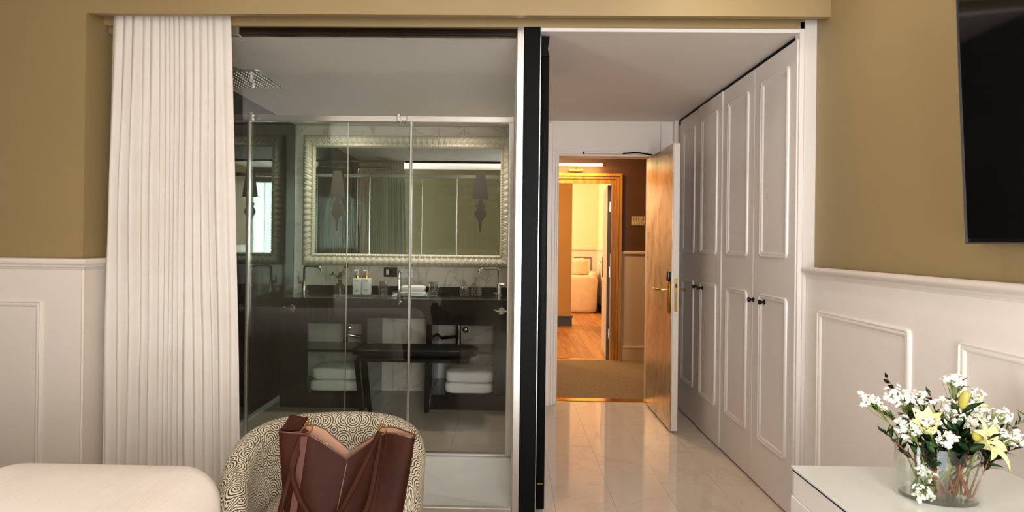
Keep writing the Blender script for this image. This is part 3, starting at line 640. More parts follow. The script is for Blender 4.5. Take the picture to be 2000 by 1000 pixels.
# mirror
mi = thing('wall_mirror', (-0.88, 5.33, 1.08), 'wide mirror in carved white frame above the basins', 'mirror')
MX0, MX1, MZ0, MZ1 = -1.79, 0.026, 1.088, 2.215
bx('mirror_glass', 'mirror', mi, MX0+0.06, MX1-0.06, 5.318, 5.322, MZ0+0.06, MZ1-0.06)
def carved():
    mb = MB(); per = []; st = 0.0065
    prof = [(0.0, 0.0), (0.0, 0.020), (0.012, 0.042), (0.034, 0.052), (0.056, 0.046), (0.070, 0.030), (0.078, 0.026), (0.088, 0.032), (0.097, 0.026), (0.103, 0.0)]
    def side(p0, p1, inn):
        p0, p1, inn = Vector(p0), Vector(p1), Vector(inn); n = max(8, int((p1-p0).length/st)); L = (p1-p0).length; dirv = (p1-p0)/L; rings = []
        for i in range(n+1):
            d = L*i/n; r = []
            for (a, h) in prof:
                x0, x1 = a, L-a                                   # mitre
                dd = x0+(x1-x0)*i/n
                ph = dd/0.050; fr = ph % 1.0
                if 0.008 < a < 0.074: h2 = h+0.007*math.sin(PI*fr)-0.006*abs(math.sin(PI*2*ph+a*90)); a2 = a+0.003*math.sin(2*PI*ph+a*80)
                elif 0.074 <= a < 0.10: h2 = h+0.006*abs(math.sin(PI*dd/0.024)); a2 = a+0.003*math.sin(2*PI*dd/0.024)
                else: h2 = h; a2 = a
                q = p0+dirv*dd+inn*a2; r.append((q.x, 5.322-h2, q.z))
            rings.append(r)
        mb.loops(rings, False, False, closed=False)
    side((MX0, 0, MZ0), (MX1, 0, MZ0), (0, 0, 1)); side((MX1, 0, MZ0), (MX1, 0, MZ1), (-1, 0, 0))
    side((MX1, 0, MZ1), (MX0, 0, MZ1), (0, 0, -1)); side((MX0, 0, MZ1), (MX0, 0, MZ0), (1, 0, 0))
    return mb
plain('frame_cream', (206, 196, 172), 0.35, var=0.12, scale=40)
carved().build('carved_frame', 'frame_cream', mi, smooth=50)
bx('backing', 'white_paint', mi, MX0+0.005, MX1-0.005, 5.322, 5.342, MZ0+0.005, MZ1-0.005)
for x in (-1.495, -0.247):
    sil = [(0.036, 1.908), (0.070, 1.676), (0.012, 1.674), (0.012, 1.664), (0.022, 1.655), (0.022, 1.640), (0.011, 1.630), (0.040, 1.622), (0.040, 1.606), (0.030, 1.596), (0.032, 1.585), (0.050, 1.560), (0.050, 1.535), (0.030, 1.505), (0.014, 1.480), (0.010, 1.430), (0.005, 1.390)]
    mb = MB(); mb.prism([(x+a, z) for a, z in sil]+[(x-a, z) for a, z in sil[::-1]], 'y', 5.3165, 5.3182)
    tag(mb.build('etched_lamp', 'etched_glass', mi), 'lamp silhouette etched into the mirror')
# items on the counter
ZC = 0.855
vz = thing('bud_vase', (-1.36, 4.95, ZC), 'small dark glass vase holding leafy sprigs beside the faucet', 'vase')
MB().lathe([(0.03, 0), (0.036, 0.004), (0.036, 0.08), (0.030, 0.095), (0.015, 0.105), (0.015, 0.125), (0.020, 0.130)], (-1.36, 4.95, ZC), 20).build('body', 'dark_vase', vz, smooth=40)
def leaf_mesh(name, L, Wd, mat, fold=0.25, curl=0.15, n=5):
    mb = MB(); L0 = []
    rows = []
    for i in range(n+1):
        t = i/n; wd = Wd*math.sin(PI*(0.04+0.96*t)**0.8)*0.5 if t < 1 else 0.0; z = -curl*L*t*t
        rows.append([(-wd, L*t, z+fold*wd), (0, L*t, z), (wd, L*t, z+fold*wd)])
    mb.loops(rows, False, False, closed=False)
    bmesh.ops.solidify(mb.bm, geom=mb.bm.faces[:], thickness=0.0006)
    me = bpy.data.meshes.new(name); mb.bm.to_mesh(me); mb.bm.free(); me.materials.append(M[mat])
    for p in me.polygons: p.use_smooth = True
    return me
LEAF_S = leaf_mesh('small_leaf', 0.030, 0.016, 'leaf_green'); LEAF_M = leaf_mesh('twig_leaf', 0.032, 0.012, 'leaf_green'); LEAF_L = leaf_mesh('lily_leaf', 0.075, 0.020, 'leaf_green', 0.3, 0.25)
FERN = leaf_mesh('needle_leaf', 0.022, 0.0035, 'leaf_pale', 0.1, 0.1, 3)
def leaf_on(parent, mesh, pos, direc, roll=0.0, sc=1.0, name='leaf'):
    d = Vector(direc).normalized(); q = d.to_track_quat('Y', 'Z').to_matrix().to_4x4() @ Matrix.Rotation(roll, 4, 'Y')
    o = bpy.data.objects.new(name, mesh); C.objects.link(o); o.parent = parent
    o.matrix_local = Matrix.Translation(Vector(pos)-ORG[parent.name]) @ q @ Matrix.Scale(sc, 4); return o
for k, (dx, dz, dy) in enumerate(((0.075, 0.15, 0.0), (-0.065, 0.075, -0.02), (0.02, 0.09, 0.02))):
    p0 = Vector((-1.36, 4.95, ZC+0.10)); p1 = p0+Vector((dx, dy, dz)); md = (p0+p1)/2+Vector((-dx*0.25, 0, 0.01))
    st = MB().tube([p0, md, p1], 0.0022, 6).build('sprig', 'stem_green', vz, smooth=60)
    for i in range(9):
        t = 0.35+0.65*i/8; pp = p0.lerp(md, t*2) if t < 0.5 else md.lerp(p1, t*2-1)
        leaf_on(st, LEAF_S, pp, (random.uniform(-1, 1), random.uniform(-1, 0.6), random.uniform(-0.1, 1)), random.uniform(0, 6), 1.15)
tr = MB().box(-1.28, -1.105, 4.93, 5.05, ZC, ZC+0.012, 0.003).build('bottle_tray', 'lacquer_black', None, smooth=35)
tag(tr, 'black tray under the two white dispenser bottles', 'tray')
for x, lab in ((-1.226, 'white square dispenser bottle with gold pump, nearer the sprig vase'), (-1.152, 'white square dispenser bottle with gold pump, nearer the glass tumbler')):
    b = thing('dispenser_bottle', (x, 4.99, ZC+0.012), lab, 'bottle', 'white dispenser bottles')
    bx('body', 'ceramic_white', b, x-0.034, x+0.034, 4.958, 5.022, ZC+0.012, ZC+0.142, 0.006, 3)
    MB().lathe([(0.016, 0), (0.016, 0.022), (0.010, 0.026), (0.010, 0.030)], (x, 4.99, ZC+0.142), 16).build('collar', 'bright_brass', b, smooth=40)
    pm = MB().tube([(x, 4.99, ZC+0.168), (x, 4.99, ZC+0.208)], 0.005, 10).build('pump', 'ceramic_white', b, smooth=50)
    MB().tube([(x+0.004, 4.99, ZC+0.206), (x-0.014, 4.965, ZC+0.206), (x-0.018, 4.958, ZC+0.200)], 0.006, 8).build('nozzle', 'ceramic_white', pm, smooth=50)
    for hw, z in ((0.021, 0.118), (0.014, 0.053), (0.016, 0.045), (0.012, 0.034)): bx('printed_line', 'print_grey', b, x-hw, x+hw, 4.9572, 4.9580, ZC+z, ZC+z+(0.006 if hw > 0.02 else 0.003))
for x, lab in ((-1.015, 'cut crystal tumbler beside the dispenser bottles'), (-0.605, 'cut crystal tumbler right of the folded cloth')):
    g = thing('tumbler', (x, 4.97, ZC), lab, 'glass', 'cut crystal tumblers')
    MB().lathe([(0.031, 0), (0.039, 0.122), (0.036, 0.122), (0.029, 0.014), (0.001, 0.012)], (x, 4.97, ZC), 14).build('bowl', 'crystal', g)
    mb = MB()
    for r_ in range(4):
        for k in range(12):
            a = 2*PI*(k+0.5*(r_ % 2))/12; rr = 0.0325+0.0016*r_; z = ZC+0.012+r_*0.016; mb.lathe([(0.001, -0.008), (0.006, 0), (0.001, 0.008)], (x+rr*math.cos(a), 4.97+rr*math.sin(a), z), 5)
    mb.build('cut_pattern', 'crystal', g)
sd = thing('soap_tray', (-0.74, 4.95, ZC), 'clear ribbed tray holding a folded face cloth', 'tray')
mb = MB(); mb.box(-0.93, -0.645, 4.90, 5.02, ZC, ZC+0.008, 0.002); mb.box(-0.93, -0.645, 4.90, 4.905, ZC+0.008, ZC+0.035); mb.box(-0.93, -0.645, 5.015, 5.02, ZC+0.008, ZC+0.035); mb.box(-0.93, -0.925, 4.905, 5.015, ZC+0.008, ZC+0.035); mb.box(-0.65, -0.645, 4.905, 5.015, ZC+0.008, ZC+0.035); mb.build('tray', 'crystal', sd)
mb = MB()
for k in range(22): mb.box(-0.926+k*0.013, -0.921+k*0.013, 4.897, 4.900, ZC+0.006, ZC+0.034)
mb.build('ribs', 'crystal', sd)
fc = MB(); fc.soft((-0.765, 4.96, ZC+0.028), (0.20, 0.10, 0.040), 0.35, 28, 10, 0.002, 1); fc.soft((-0.765, 4.96, ZC+0.068), (0.195, 0.095, 0.044), 0.35, 28, 10, 0.002, 2)
tag(fc.build('face_cloth', 'towel_white', None, smooth=70), 'folded white face cloth in the clear counter tray', 'cloth')
for x, hgt, rr, lab in ((-0.36, 0.085, 0.036, 'shorter of the two stoppered cut crystal bottles'), (-0.262, 0.115, 0.042, 'taller of the two stoppered cut crystal bottles')):
    b = thing('crystal_bottle', (x, 5.06, ZC), lab, 'bottle', 'stoppered crystal bottles')
    MB().lathe([(rr*0.9, 0), (rr, 0.006), (rr, hgt*0.8), (rr*0.75, hgt*0.93), (rr*0.35, hgt), (rr*0.3, hgt+0.012)], (x, 5.06, ZC), 14).build('body', 'crystal', b)
    MB().lathe([(0.004, 0), (0.010, 0.010), (0.014, 0.022), (0.010, 0.034), (0.002, 0.040)], (x, 5.06, ZC+hgt+0.012), 10).build('stopper', 'crystal', b)
    mb = MB()
    for r_ in range(4):
        for k in range(11):
            a = 2*PI*(k+0.5*(r_ % 2))/11; z = ZC+hgt*(0.15+0.17*r_); mb.lathe([(0.001, -0.009), (0.007, 0), (0.001, 0.009)], (x+rr*math.cos(a), 5.06+rr*math.sin(a), z), 5)
    mb.build('cut_pattern', 'crystal', b)
sw = thing('switch_plate', (-1.025, 5.34, 0.99), 'dark bronze switch plate under the mirror', 'switch')
bx('plate', 'bronze_plate', sw, -1.084, -0.966, 5.332, 5.342, 0.991, 1.075, 0.002); bx('rocker', 'ceramic_white', sw, -1.062, -1.038, 5.328, 5.332, 1.010, 1.056, 0.002); bx('rocker', 'matte_black', sw, -1.030, -1.006, 5.329, 5.332, 1.010, 1.056, 0.002)
so = thing('socket_plate', (-0.89, 5.34, 0.985), 'white double socket plate behind the shower door handle', 'socket')
bx('plate', 'ceramic_white', so, -0.953, -0.830, 5.334, 5.342, 0.988, 1.062, 0.002)
mb = MB()
for x in (-0.925, -0.872): mb.lathe([(0.007, 0.0), (0.005, -0.0015)], (x, 5.334, 1.032), 12, 'y')
mb.build('socket_hole', 'print_grey', so)
# added fill lights, hidden behind the shower track, to brighten the bathroom
for x, lab in ((-1.35, 'unseen fill light added above the left basin'), (-0.42, 'unseen fill light added above the right basin')):
    bl = thing('bathroom_fill_light', (x, 4.96, CEIL-0.014), lab, 'downlight', 'added bathroom fill lights')
    MB().lathe([(0.030, 0.008), (0.042, 0.001), (0.045, 0.004), (0.045, 0.014), (0.030, 0.014)], (x, 4.96, CEIL-0.014), 24).build('trim_ring', 'white_paint', bl, smooth=40)
    ll = bpy.data.lights.new('bathroom_fill_spot', 'SPOT'); ll.energy = 27; ll.color = (1.0, 0.91, 0.80); ll.spot_size = math.radians(165); ll.spot_blend = 1.0; ll.shadow_soft_size = 0.05
    lo = bpy.data.objects.new('bathroom_fill_spot', ll); C.objects.link(lo); lo.parent = bl; lo.location = (0, 0, -0.012)
# towels on the bottom shelves
def towel(x0, x1, z0, h, sd_, lab):
    mb = MB(); cx = (x0+x1)/2
    mb.soft((cx, 4.93, z0+h*0.5), (x1-x0, 0.30, h), 0.34, 44, 16, 0.008, sd_)
    tag(mb.build('towel', 'towel_white', None, smooth=70), lab, 'towel', 'folded white bath towels')
towel(-1.555, -1.145, 0.116, 0.092, 1, 'lower folded towel on the shelf under the sprig vase')
towel(-1.545, -1.15, 0.207, 0.095, 2, 'upper folded towel on the shelf under the sprig vase')
towel(-0.49, -0.098, 0.116, 0.085, 3, 'lower folded towel on the shelf right of the knee space')
towel(-0.485, -0.10, 0.200, 0.095, 4, 'upper folded towel on the shelf right of the knee space')

# ================================================================== BEDROOM OBJECTS
# curtain
def curtain():
    nz, nx = 60, 420; mb = MB(); ph = [0.0]; rnd = random.Random(11)
    folds = [0.055, 0.05, 0.06, 0.042, 0.05, 0.03, 0.026, 0.024, 0.03, 0.026, 0.05, 0.04, 0.045, 0.03, 0.055, 0.05]
    tot = sum(folds); edges = [0]
    for f in folds: edges.append(edges[-1]+f/tot)
    amp = [rnd.uniform(0.6, 1.15) for _ in folds]; rows = []
    for j in range(nz+1):
        t = j/nz; z = 2.40-(2.40-0.015)*t; row = []
        xa = -1.898-0.020*min(1, t*1.4); xb = -1.338+0.075*t**0.8
        for i in range(nx+1):
            u = i/nx; uu = u+0.010*math.sin(5*t+9*u)*t+0.006*noise.noise((u*7, t*2.2, 0.3))*min(1, 3*t)
            uu = min(max(uu, 0.0), 0.9999); k = 0
            while edges[k+1] <= uu: k += 1
            f = (uu-edges[k])/(edges[k+1]-edges[k])
            wdt = (edges[k+1]-edges[k])*0.6
            a = min(0.045, 0.85*wdt)*(0.35+0.65*min(1, t*3))*amp[k]*(0.8+0.5*noise.noise((k*3.1, t*1.3, 5)))
            bump = 0.5*math.sin(PI*f)+0.5*math.sin(PI*f)**2
            y = 2.900-a*bump-0.014*math.sin(3*PI*u+2*t)*t-0.010*noise.noise((u*9, t*4, 1))*t
            x = xa+(xb-xa)*u
            row.append((x, y, z))
        rows.append(row)
    mb.loops(rows, False, False, closed=False)
    bmesh.ops.recalc_face_normals(mb.bm, faces=mb.bm.faces[:]); bmesh.ops.solidify(mb.bm, geom=mb.bm.faces[:], thickness=0.002)
    return mb
tag(curtain().build('curtain', 'curtain_cloth', None, smooth=70), 'floor length white pleated curtain drawn beside the shower glass', 'curtain')
trk = MB().box(XL+0.12, XR-0.03, 2.862, 2.89, 2.40, 2.425, 0.003).build('curtain_track', 'white_paint', None)
tag(trk, 'slim white curtain track hidden behind the pelmet', 'curtain track'); struct(trk)

# bed
bd = thing('bed', (-1.9, 0.9, 0), 'large bed with white bedding beside the curtain', 'bed')
bx('base', 'linen_white', bd, -2.95, -0.90, -0.05, 1.72, 0.02, 0.32, 0.02, 2)
def drape(x0, x1, y0, y1, ztop, z0, rad, inset):
    pr = [(0.0, z0), (0.004, z0+0.1)]+[(0.008+0.006*k, z0+0.1+(ztop-0.11-z0-0.1)*k/3) for k in range(1, 4)]
    i0 = pr[-1][0]
    for k in range(1, 8): a = k*PI/16; pr.append((i0+inset*(1-math.cos(a))/1.0, ztop-0.11+0.11*math.sin(a)*1.0))
    pr.append((i0+inset+0.06, ztop+0.003)); pr.append((i0+inset+0.12, ztop+0.004))
    return pr
mb = MB(); mb.ring(-2.96, -0.815, -0.06, 1.775, 0.16, drape(0, 0, 0, 0, 0.657, 0.10, 0.2, 0.10), (0, 0, 0), X3, Y3, Z3, cap=True, cs=10); mb.build('sheet', 'linen_white', bd, smooth=70)
mb = MB(); mb.ring(-1.50, -0.765, -0.08, 1.815, 0.15, drape(0, 0, 0, 0, 0.665, 0.12, 0.2, 0.10), (0, 0, 0), X3, Y3, Z3, cap=True, cs=12)
cv = mb.build('coverlet', 'coverlet', bd, smooth=70)
bx('headboard', 'damask_brown', bd, -2.995, -2.962, -0.2, 1.9, 0.0, 1.25, 0.015, 2)
for y in (0.45, 1.27): MB().soft((-2.6, y, 0.72), (0.45, 0.72, 0.17), 0.55, 32, 14, 0.012, y).build('pillow', 'linen_white', bd, smooth=80)

# recessed downlights in the bedroom ceiling
for x, y, pw2, lab in ((0.85, 2.36, 15, 'recessed ceiling downlight near the television wall'), (-1.3, 0.9, 10, 'recessed ceiling downlight above the bed')):
    dlt = thing('downlight', (x, y, 2.735), lab, 'downlight', 'recessed bedroom downlights')
    MB().lathe([(0.035, 0.010), (0.048, 0.002), (0.050, 0.006), (0.050, 0.015), (0.034, 0.015)], (x, y, 2.735), 24).build('trim_ring', 'white_paint', dlt, smooth=40)
    ll = bpy.data.lights.new('downlight_bulb', 'SPOT'); ll.energy = pw2; ll.color = (1.0, 0.90, 0.76); ll.spot_size = math.radians(150); ll.spot_blend = 1.0; ll.shadow_soft_size = 0.05
    lo = bpy.data.objects.new('downlight_bulb', ll); C.objects.link(lo); lo.parent = dlt; lo.location = (0, 0, -0.015)

# tub chair
CH = thing('tub_chair', (-0.620, 2.125, 0), 'cream and black arc patterned tub chair before the shower glass', 'chair', rz=math.radians(9))
def uvmesh(o, uvs_by_vert):
    me = o.data; l = me.uv_layers.new(name='UVMap')
    for lp_ in me.loops: l.data[lp_.index].uv = uvs_by_vert[lp_.vertex_index]
def tub():
    path = []; a_, b_ = 0.258, 0.250
    for i in range(12): y = -0.235+0.235*i/12; path.append((-(a_-0.045*(y/0.235)**2), y))
    for i in range(41): th = PI-PI*i/40; path.append((math.copysign(abs(math.cos(th))**0.8, math.cos(th))*a_, abs(math.sin(th))**0.8*b_))
    for i in range(1, 13): y = -0.235*i/12; path.append(((a_-0.045*(y/0.235)**2), y))
    n = len(path); vs, uvs, L = [], [], 0.0; m = 30; rows = []
    for i, (x, y) in enumerate(path):
        if i: L += math.hypot(x-path[i-1][0], y-path[i-1][1])
        x0, y0 = path[max(i-1, 0)]; x1, y1 = path[min(i+1, n-1)]; tx, ty = x1-x0, y1-y0; l = math.hypot(tx, ty); nx, ny = -ty/l, tx/l   # outward is left of travel
        s = (y+0.235)/0.50; s = max(0, min(1, s)); sm = s*s*(3-2*s)
        top = 0.510+0.115*sm**0.8; bot = 0.14; endf = min(1.0, min(i, n-1-i)/4.0)
        th = 0.090*(0.55+0.45*math.sin(endf*PI/2)); top -= 0.035*(1-math.sin(endf*PI/2))
        row = []; v = 0.0; prev = None
        for k in range(m+1):
            if k < 11: f = k/11; d = -th/2; z = bot+(top-th/2-bot)*f                     # inside going up
            elif k <= 19: a = PI*(k-11)/8; d = -th/2*math.cos(a); z = top-th/2+th/2*math.sin(a)
            else: f = (k-19)/(m-19); d = th/2; z = top-th/2-(top-th/2-bot)*f
            lean = 0.045*((z-bot)/(0.64-bot))**1.4+0.012*math.sin(PI*(z-bot)/(top-bot))
            dd = d+lean; 
            if prev is not None: v += math.hypot(dd-prev[0], z-prev[1])
            prev = (dd, z); row.append((x+nx*dd, y+ny*dd, z)); uvs.append((L, v))
        rows.append(row)
    return rows, uvs
rows, uvs = tub()
mb = MB(); mb.loops(rows, False, False, closed=False)
R0 = mb.bm.verts[:] if False else None
sh = mb.build('shell', 'arc_fabric', CH, local=True, smooth=70); uvmesh(sh, uvs)
mb = MB()
for r in (rows[0], rows[-1]):
    mb = MB(); mb.geo(r, [tuple(range(len(r)))]); ft = mb.build('arm_front', 'arc_fabric', CH, local=True); uvmesh(ft, [(v.co.x*1.0, v.co.z) for v in ft.data.vertices])
mb = MB(); mb.soft((0.01, -0.07, 0.315), (0.46, 0.60, 0.15), 0.45, 40, 14)
st_ = mb.build('seat_cushion', 'arc_fabric', CH, local=True, smooth=70); uvmesh(st_, [(v.co.x+3, v.co.y+0.3*v.co.z) for v in st_.data.vertices])
mb = MB(); mb.soft((0.01, -0.05, 0.19), (0.48, 0.54, 0.14), 0.4, 40, 12); sb = mb.build('seat_base', 'arc_fabric', CH, local=True, smooth=70); uvmesh(sb, [(v.co.x+7, v.co.y+v.co.z) for v in sb.data.vertices])
for x, y in ((-0.22, -0.19), (0.22, -0.19), (-0.20, 0.19), (0.20, 0.19)):
    MB().tube([(x*1.12, y*1.12, 0.0), (x, y, 0.16)], [0.012, 0.02], 12).build('leg', 'lacquer_black', CH, local=True, smooth=50)

# tote bag on the chair
BG = thing('tote_bag', (-0.490, 1.862, 0.391), 'large brown leather tote bag standing on the tub chair', 'bag', rz=math.radians(4))
BG.scale = (1, 1, 1.085)
def bag_top(x):
    # relative height of the rim above the base
    pts = [(-0.222, 0.290), (-0.16, 0.292), (-0.118, 0.288), (-0.085, 0.270), (-0.045, 0.236), (-0.012, 0.212), (0.018, 0.209), (0.05, 0.228), (0.08, 0.258), (0.105, 0.283), (0.15, 0.284), (0.222, 0.272)]
    for (a, za), (b, zb) in zip(pts, pts[1:]):
        if x <= b: t = (x-a)/(b-a); t = max(0, min(1, t)); t = 0.5*t+0.5*(3*t*t-2*t*t*t); return (za+(zb-za)*t)*1.03
    return pts[-1][1]
def bag(off, lift):
    mb = MB(); n = 72; rings = []
    for j in range(15):
        t = j/14; ring = []
        for k in range(n):
            a = 2*PI*k/n; hx = 0.166+0.044*t; hy = 0.062-0.030*t
            ca, sa = math.cos(a), math.sin(a)
            x = math.copysign(abs(ca)**0.42, ca)*(hx-off); y = math.copysign(abs(sa)**0.62, sa)*(hy-off)
            y += 0.018*t*math.sin(x*16+0.6)*(1 if abs(sa) > 0.2 else 0.4)+0.045*t
            hz = bag_top(x/hx*0.222); back = 0.022*max(0, sa)*math.exp(-((x+0.07)/0.06)**2)*t if sa > 0 else 0
            ring.append((x, y, lift+(hz+back*0.8-lift)*t))
        rings.append(ring)
    mb.loops(rings, True, False); return mb
bb = bag(0.0, 0.0).build('body', 'brown_leather', BG, local=True, smooth=60)
bag(0.004, 0.005).build('lining', 'tan_lining', BG, local=True, smooth=60)
def rimpts(off):
    mb = []; n = 72
    for k in range(n+1):
        a = 2*PI*k/n; hx, hy = 0.210, 0.032; ca, sa = math.cos(a), math.sin(a)
        x = math.copysign(abs(ca)**0.42, ca)*(hx-off); y = math.copysign(abs(sa)**0.62, sa)*(hy-off); y += 0.018*math.sin(x*16+0.6)*(1 if abs(sa) > 0.2 else 0.4)+0.045
        back = 0.022*max(0, sa)*math.exp(-((x+0.07)/0.06)**2) if sa > 0 else 0
        mb.append((x, y, bag_top(x/0.210*0.222)+back*0.8))
    return mb
MB().tube(rimpts(0.002), 0.0026, 6, cap=False).build('rim', 'edge_leather', BG, local=True, smooth=60)
# centre seam and top flap
def front_y(x, t): return -(0.062-0.030*t)+0.018*t*math.sin(x*16+0.6)+0.045*t-0.0015
MB().tube([(0.004-0.035*(1-t), front_y(0.004-0.035*(1-t), t)-0.001, t*0.214) for t in [i/10 for i in range(11)]], 0.0022, 6).build('centre_seam', 'edge_leather', BG, local=True, smooth=60)
mb = MB(); mb.loops([[(-0.206, 0.040, 0.294), (-0.146, 0.036, 0.300), (-0.146, 0.040, 0.295), (-0.206, 0.044, 0.289)], [(-0.184, 0.066, 0.335), (-0.128, 0.060, 0.329), (-0.128, 0.064, 0.324), (-0.184, 0.070, 0.330)]]); mb.build('corner_tab', 'brown_leather', BG, local=True)
mb = MB(); mb.geo([(-0.085, 0.050, 0.262), (-0.060, 0.051, 0.254), (-0.070, 0.052, 0.238)], [(0, 1, 2)]); bmesh.ops.solidify(mb.bm, geom=mb.bm.faces[:], thickness=0.001); mb.build('care_tag', 'ceramic_white', BG, local=True)
def strap(name, pts, r=0.0058, flat=1.5, mat='brown_leather'):
    # Catmull-Rom through the control points
    P = [Vector(p) for p in pts]; out = []
    for i in range(len(P)-1):
        p0, p1, p2, p3 = P[max(i-1, 0)], P[i], P[i+1], P[min(i+2, len(P)-1)]
        for k in range(8):
            t = k/8; out.append(0.5*((2*p1)+(-p0+p2)*t+(2*p0-5*p1+4*p2-p3)*t*t+(-p0+3*p1-3*p2+p3)*t*t*t))
    out.append(P[-1]); return MB().tube(out, r, 10, flat=flat, up=(0, -1, 0)).build(name, mat, BG, local=True, smooth=70)
strap('handle', [(-0.120, 0.012, 0.306), (-0.136, -0.010, 0.275), (-0.150, -0.034, 0.215), (-0.125, -0.056, 0.150), (-0.085, -0.068, 0.095), (-0.045, -0.074, 0.072), (-0.005, -0.072, 0.100), (0.040, -0.058, 0.175), (0.078, -0.036, 0.250), (0.104, 0.002, 0.302)])
strap('handle', [(-0.126, 0.008, 0.290), (-0.142, -0.026, 0.235), (-0.166, -0.056, 0.14), (-0.176, -0.072, 0.06), (-0.14, -0.085, 0.028), (-0.05, -0.090, 0.040), (0.035, -0.084, 0.060), (0.080, -0.070, 0.12), (0.098, -0.044, 0.205), (0.108, -0.006, 0.290)])
for x0, x1 in ((-0.120, -0.150), (0.105, 0.078)):
    mb = MB(); rings = []
    for i in range(9):
        t = 1-i/8*0.97; x = x0+(x1-x0)*(1-t); y = front_y(x, t)-0.003; z = t*bag_top(x/0.21*0.222)-0.004
        rings.append([(x-0.010, y-0.002, z), (x+0.010, y-0.002, z), (x+0.010, y+0.003, z), (x-0.010, y+0.003, z)])
    mb.loops(rings); mb.build('handle_strip', 'edge_leather' if x0 < 0 else 'brown_leather', BG, local=True)
for x, z in ((-0.114, 0.312), (0.110, 0.306)):
    mb = MB(); mb.tube([(x+0.012*math.cos(a), 0.012+0.006*math.sin(a), z+0.014*math.sin(a)) for a in [2*PI*k/14 for k in range(15)]], 0.0026, 6, cap=False); mb.build('brass_ring', 'bright_brass', BG, local=True, smooth=60)

# desk and television
dk = thing('low_desk', (1.10, 0.9, 0), 'white low cabinet with pale glass top along the right wall', 'cabinet')
bx('body', 'desk_white', dk, 0.812, 1.398, 0.15, 1.752, 0.0, 0.668, 0.003)
bx('black_edge_line', 'matte_black', dk, 0.809, 1.398, 0.147, 1.755, 0.668, 0.6715)  # thin black edge line between body and glass top
plain('back_painted_glass', (214, 214, 204), 0.05, var=0.01, scale=2)
bx('glass_top', 'back_painted_glass', dk, 0.808, 1.399, 0.146, 1.760, 0.6715, 0.680, 0.0015)
for k in range(3): 
    y0 = 0.17+k*0.53
    fr_ = bx('drawer_front', 'desk_white', dk, 0.804, 0.812, y0, y0+0.52, 0.30, 0.600, 0.002); bx('drawer_front', 'desk_white', dk, 0.804, 0.812, y0, y0+0.52, 0.03, 0.29, 0.002)
tv = bpy.data.objects.new('television', None); C.objects.link(tv); tv.location = (1.372, 1.19, 1.315); tv.rotation_euler = (0, math.radians(-2.9), 0); ORG[tv.name] = Vector((0, 0, 0))
tag(tv, 'large black wall mounted television on the olive wall', 'television')
MB().box(-0.006, 0.034, -0.66, 0.668, 0.0, 0.775, 0.004).build('housing', 'plastic_black', tv, local=True, smooth=35)
MB().box(-0.0085, -0.006, -0.652, 0.660, 0.016, 0.767).build('screen', 'screen', tv, local=True)
mb = MB(); mb.box(-0.010, 0.0, 0.6675, 0.6700, 0.0, 0.775); mb.box(-0.010, -0.006, -0.66, 0.668, 0.0, 0.004); mb.build('edge_trim', 'aluminium', tv, local=True)
MB().box(0.0345, 0.075, -0.2, 0.2, 0.25, 0.55).build('wall_bracket', 'matte_black', tv, local=True)

# vase with flowers
VX, VY, VZ = 1.082, 1.560, 0.680
vs = thing('oval_vase', (VX, VY, VZ), 'clear oval glass vase half filled with water on the cabinet', 'vase')
RX, RY = 0.0975, 0.078
mb = MB(); mb.lathe([(0.001, 0.0), (0.90, 0.0), (0.985, 0.004), (1.0, 0.012), (1.0, 0.134), (0.988, 0.136), (0.972, 0.134), (0.972, 0.016), (0.93, 0.011), (0.001, 0.011)], (0, 0, 0), 48)
for v in mb.bm.verts: v.co = Vector((VX+v.co.x*RX, VY+v.co.y*RY, VZ+v.co.z))
mb.build('glass_wall', 'vase_glass', vs, smooth=50)
mb = MB(); mb.lathe([(0.001, 0.0115), (0.925, 0.0115), (0.968, 0.0165), (0.968, 0.070), (0.001, 0.070)], (0, 0, 0), 48)
for v in mb.bm.verts: v.co = Vector((VX+v.co.x*RX, VY+v.co.y*RY, VZ+v.co.z))
mb.build('water', 'water', vs, smooth=50)
def blossom_mesh():
    mb = MB(); rnd = random.Random(3)
    for k in range(5):
        a = 2*PI*k/5; mb.soft((0.0042*math.cos(a), 0.0042*math.sin(a), 0.001), (0.0062, 0.0062, 0.0036), 0.9, 6, 4)
    mb.soft((0, 0, 0.002), (0.006, 0.006, 0.005), 0.9, 6, 4)
    me = bpy.data.meshes.new('blossom'); mb.bm.to_mesh(me); mb.bm.free(); me.materials.append(M['petal_white'])
    for p in me.polygons: p.use_smooth = True
    return me
BLO = blossom_mesh()
rf = random.Random(21)
def curve_pts(p0, p1, bend, n=8):
    p0, p1 = Vector(p0), Vector(p1); out = []
    for i in range(n+1): t = i/n; out.append(p0.lerp(p1, t)+Vector(bend)*math.sin(PI*t))
    return out
BASE = Vector((VX, VY, VZ))
def sh3(t): return Vector((1.094+(t[0]-1.082)*0.90, t[1]-0.01, t[2]-0.016))
def root(dx, dy, z=0.016): return BASE+Vector((dx, dy, z))
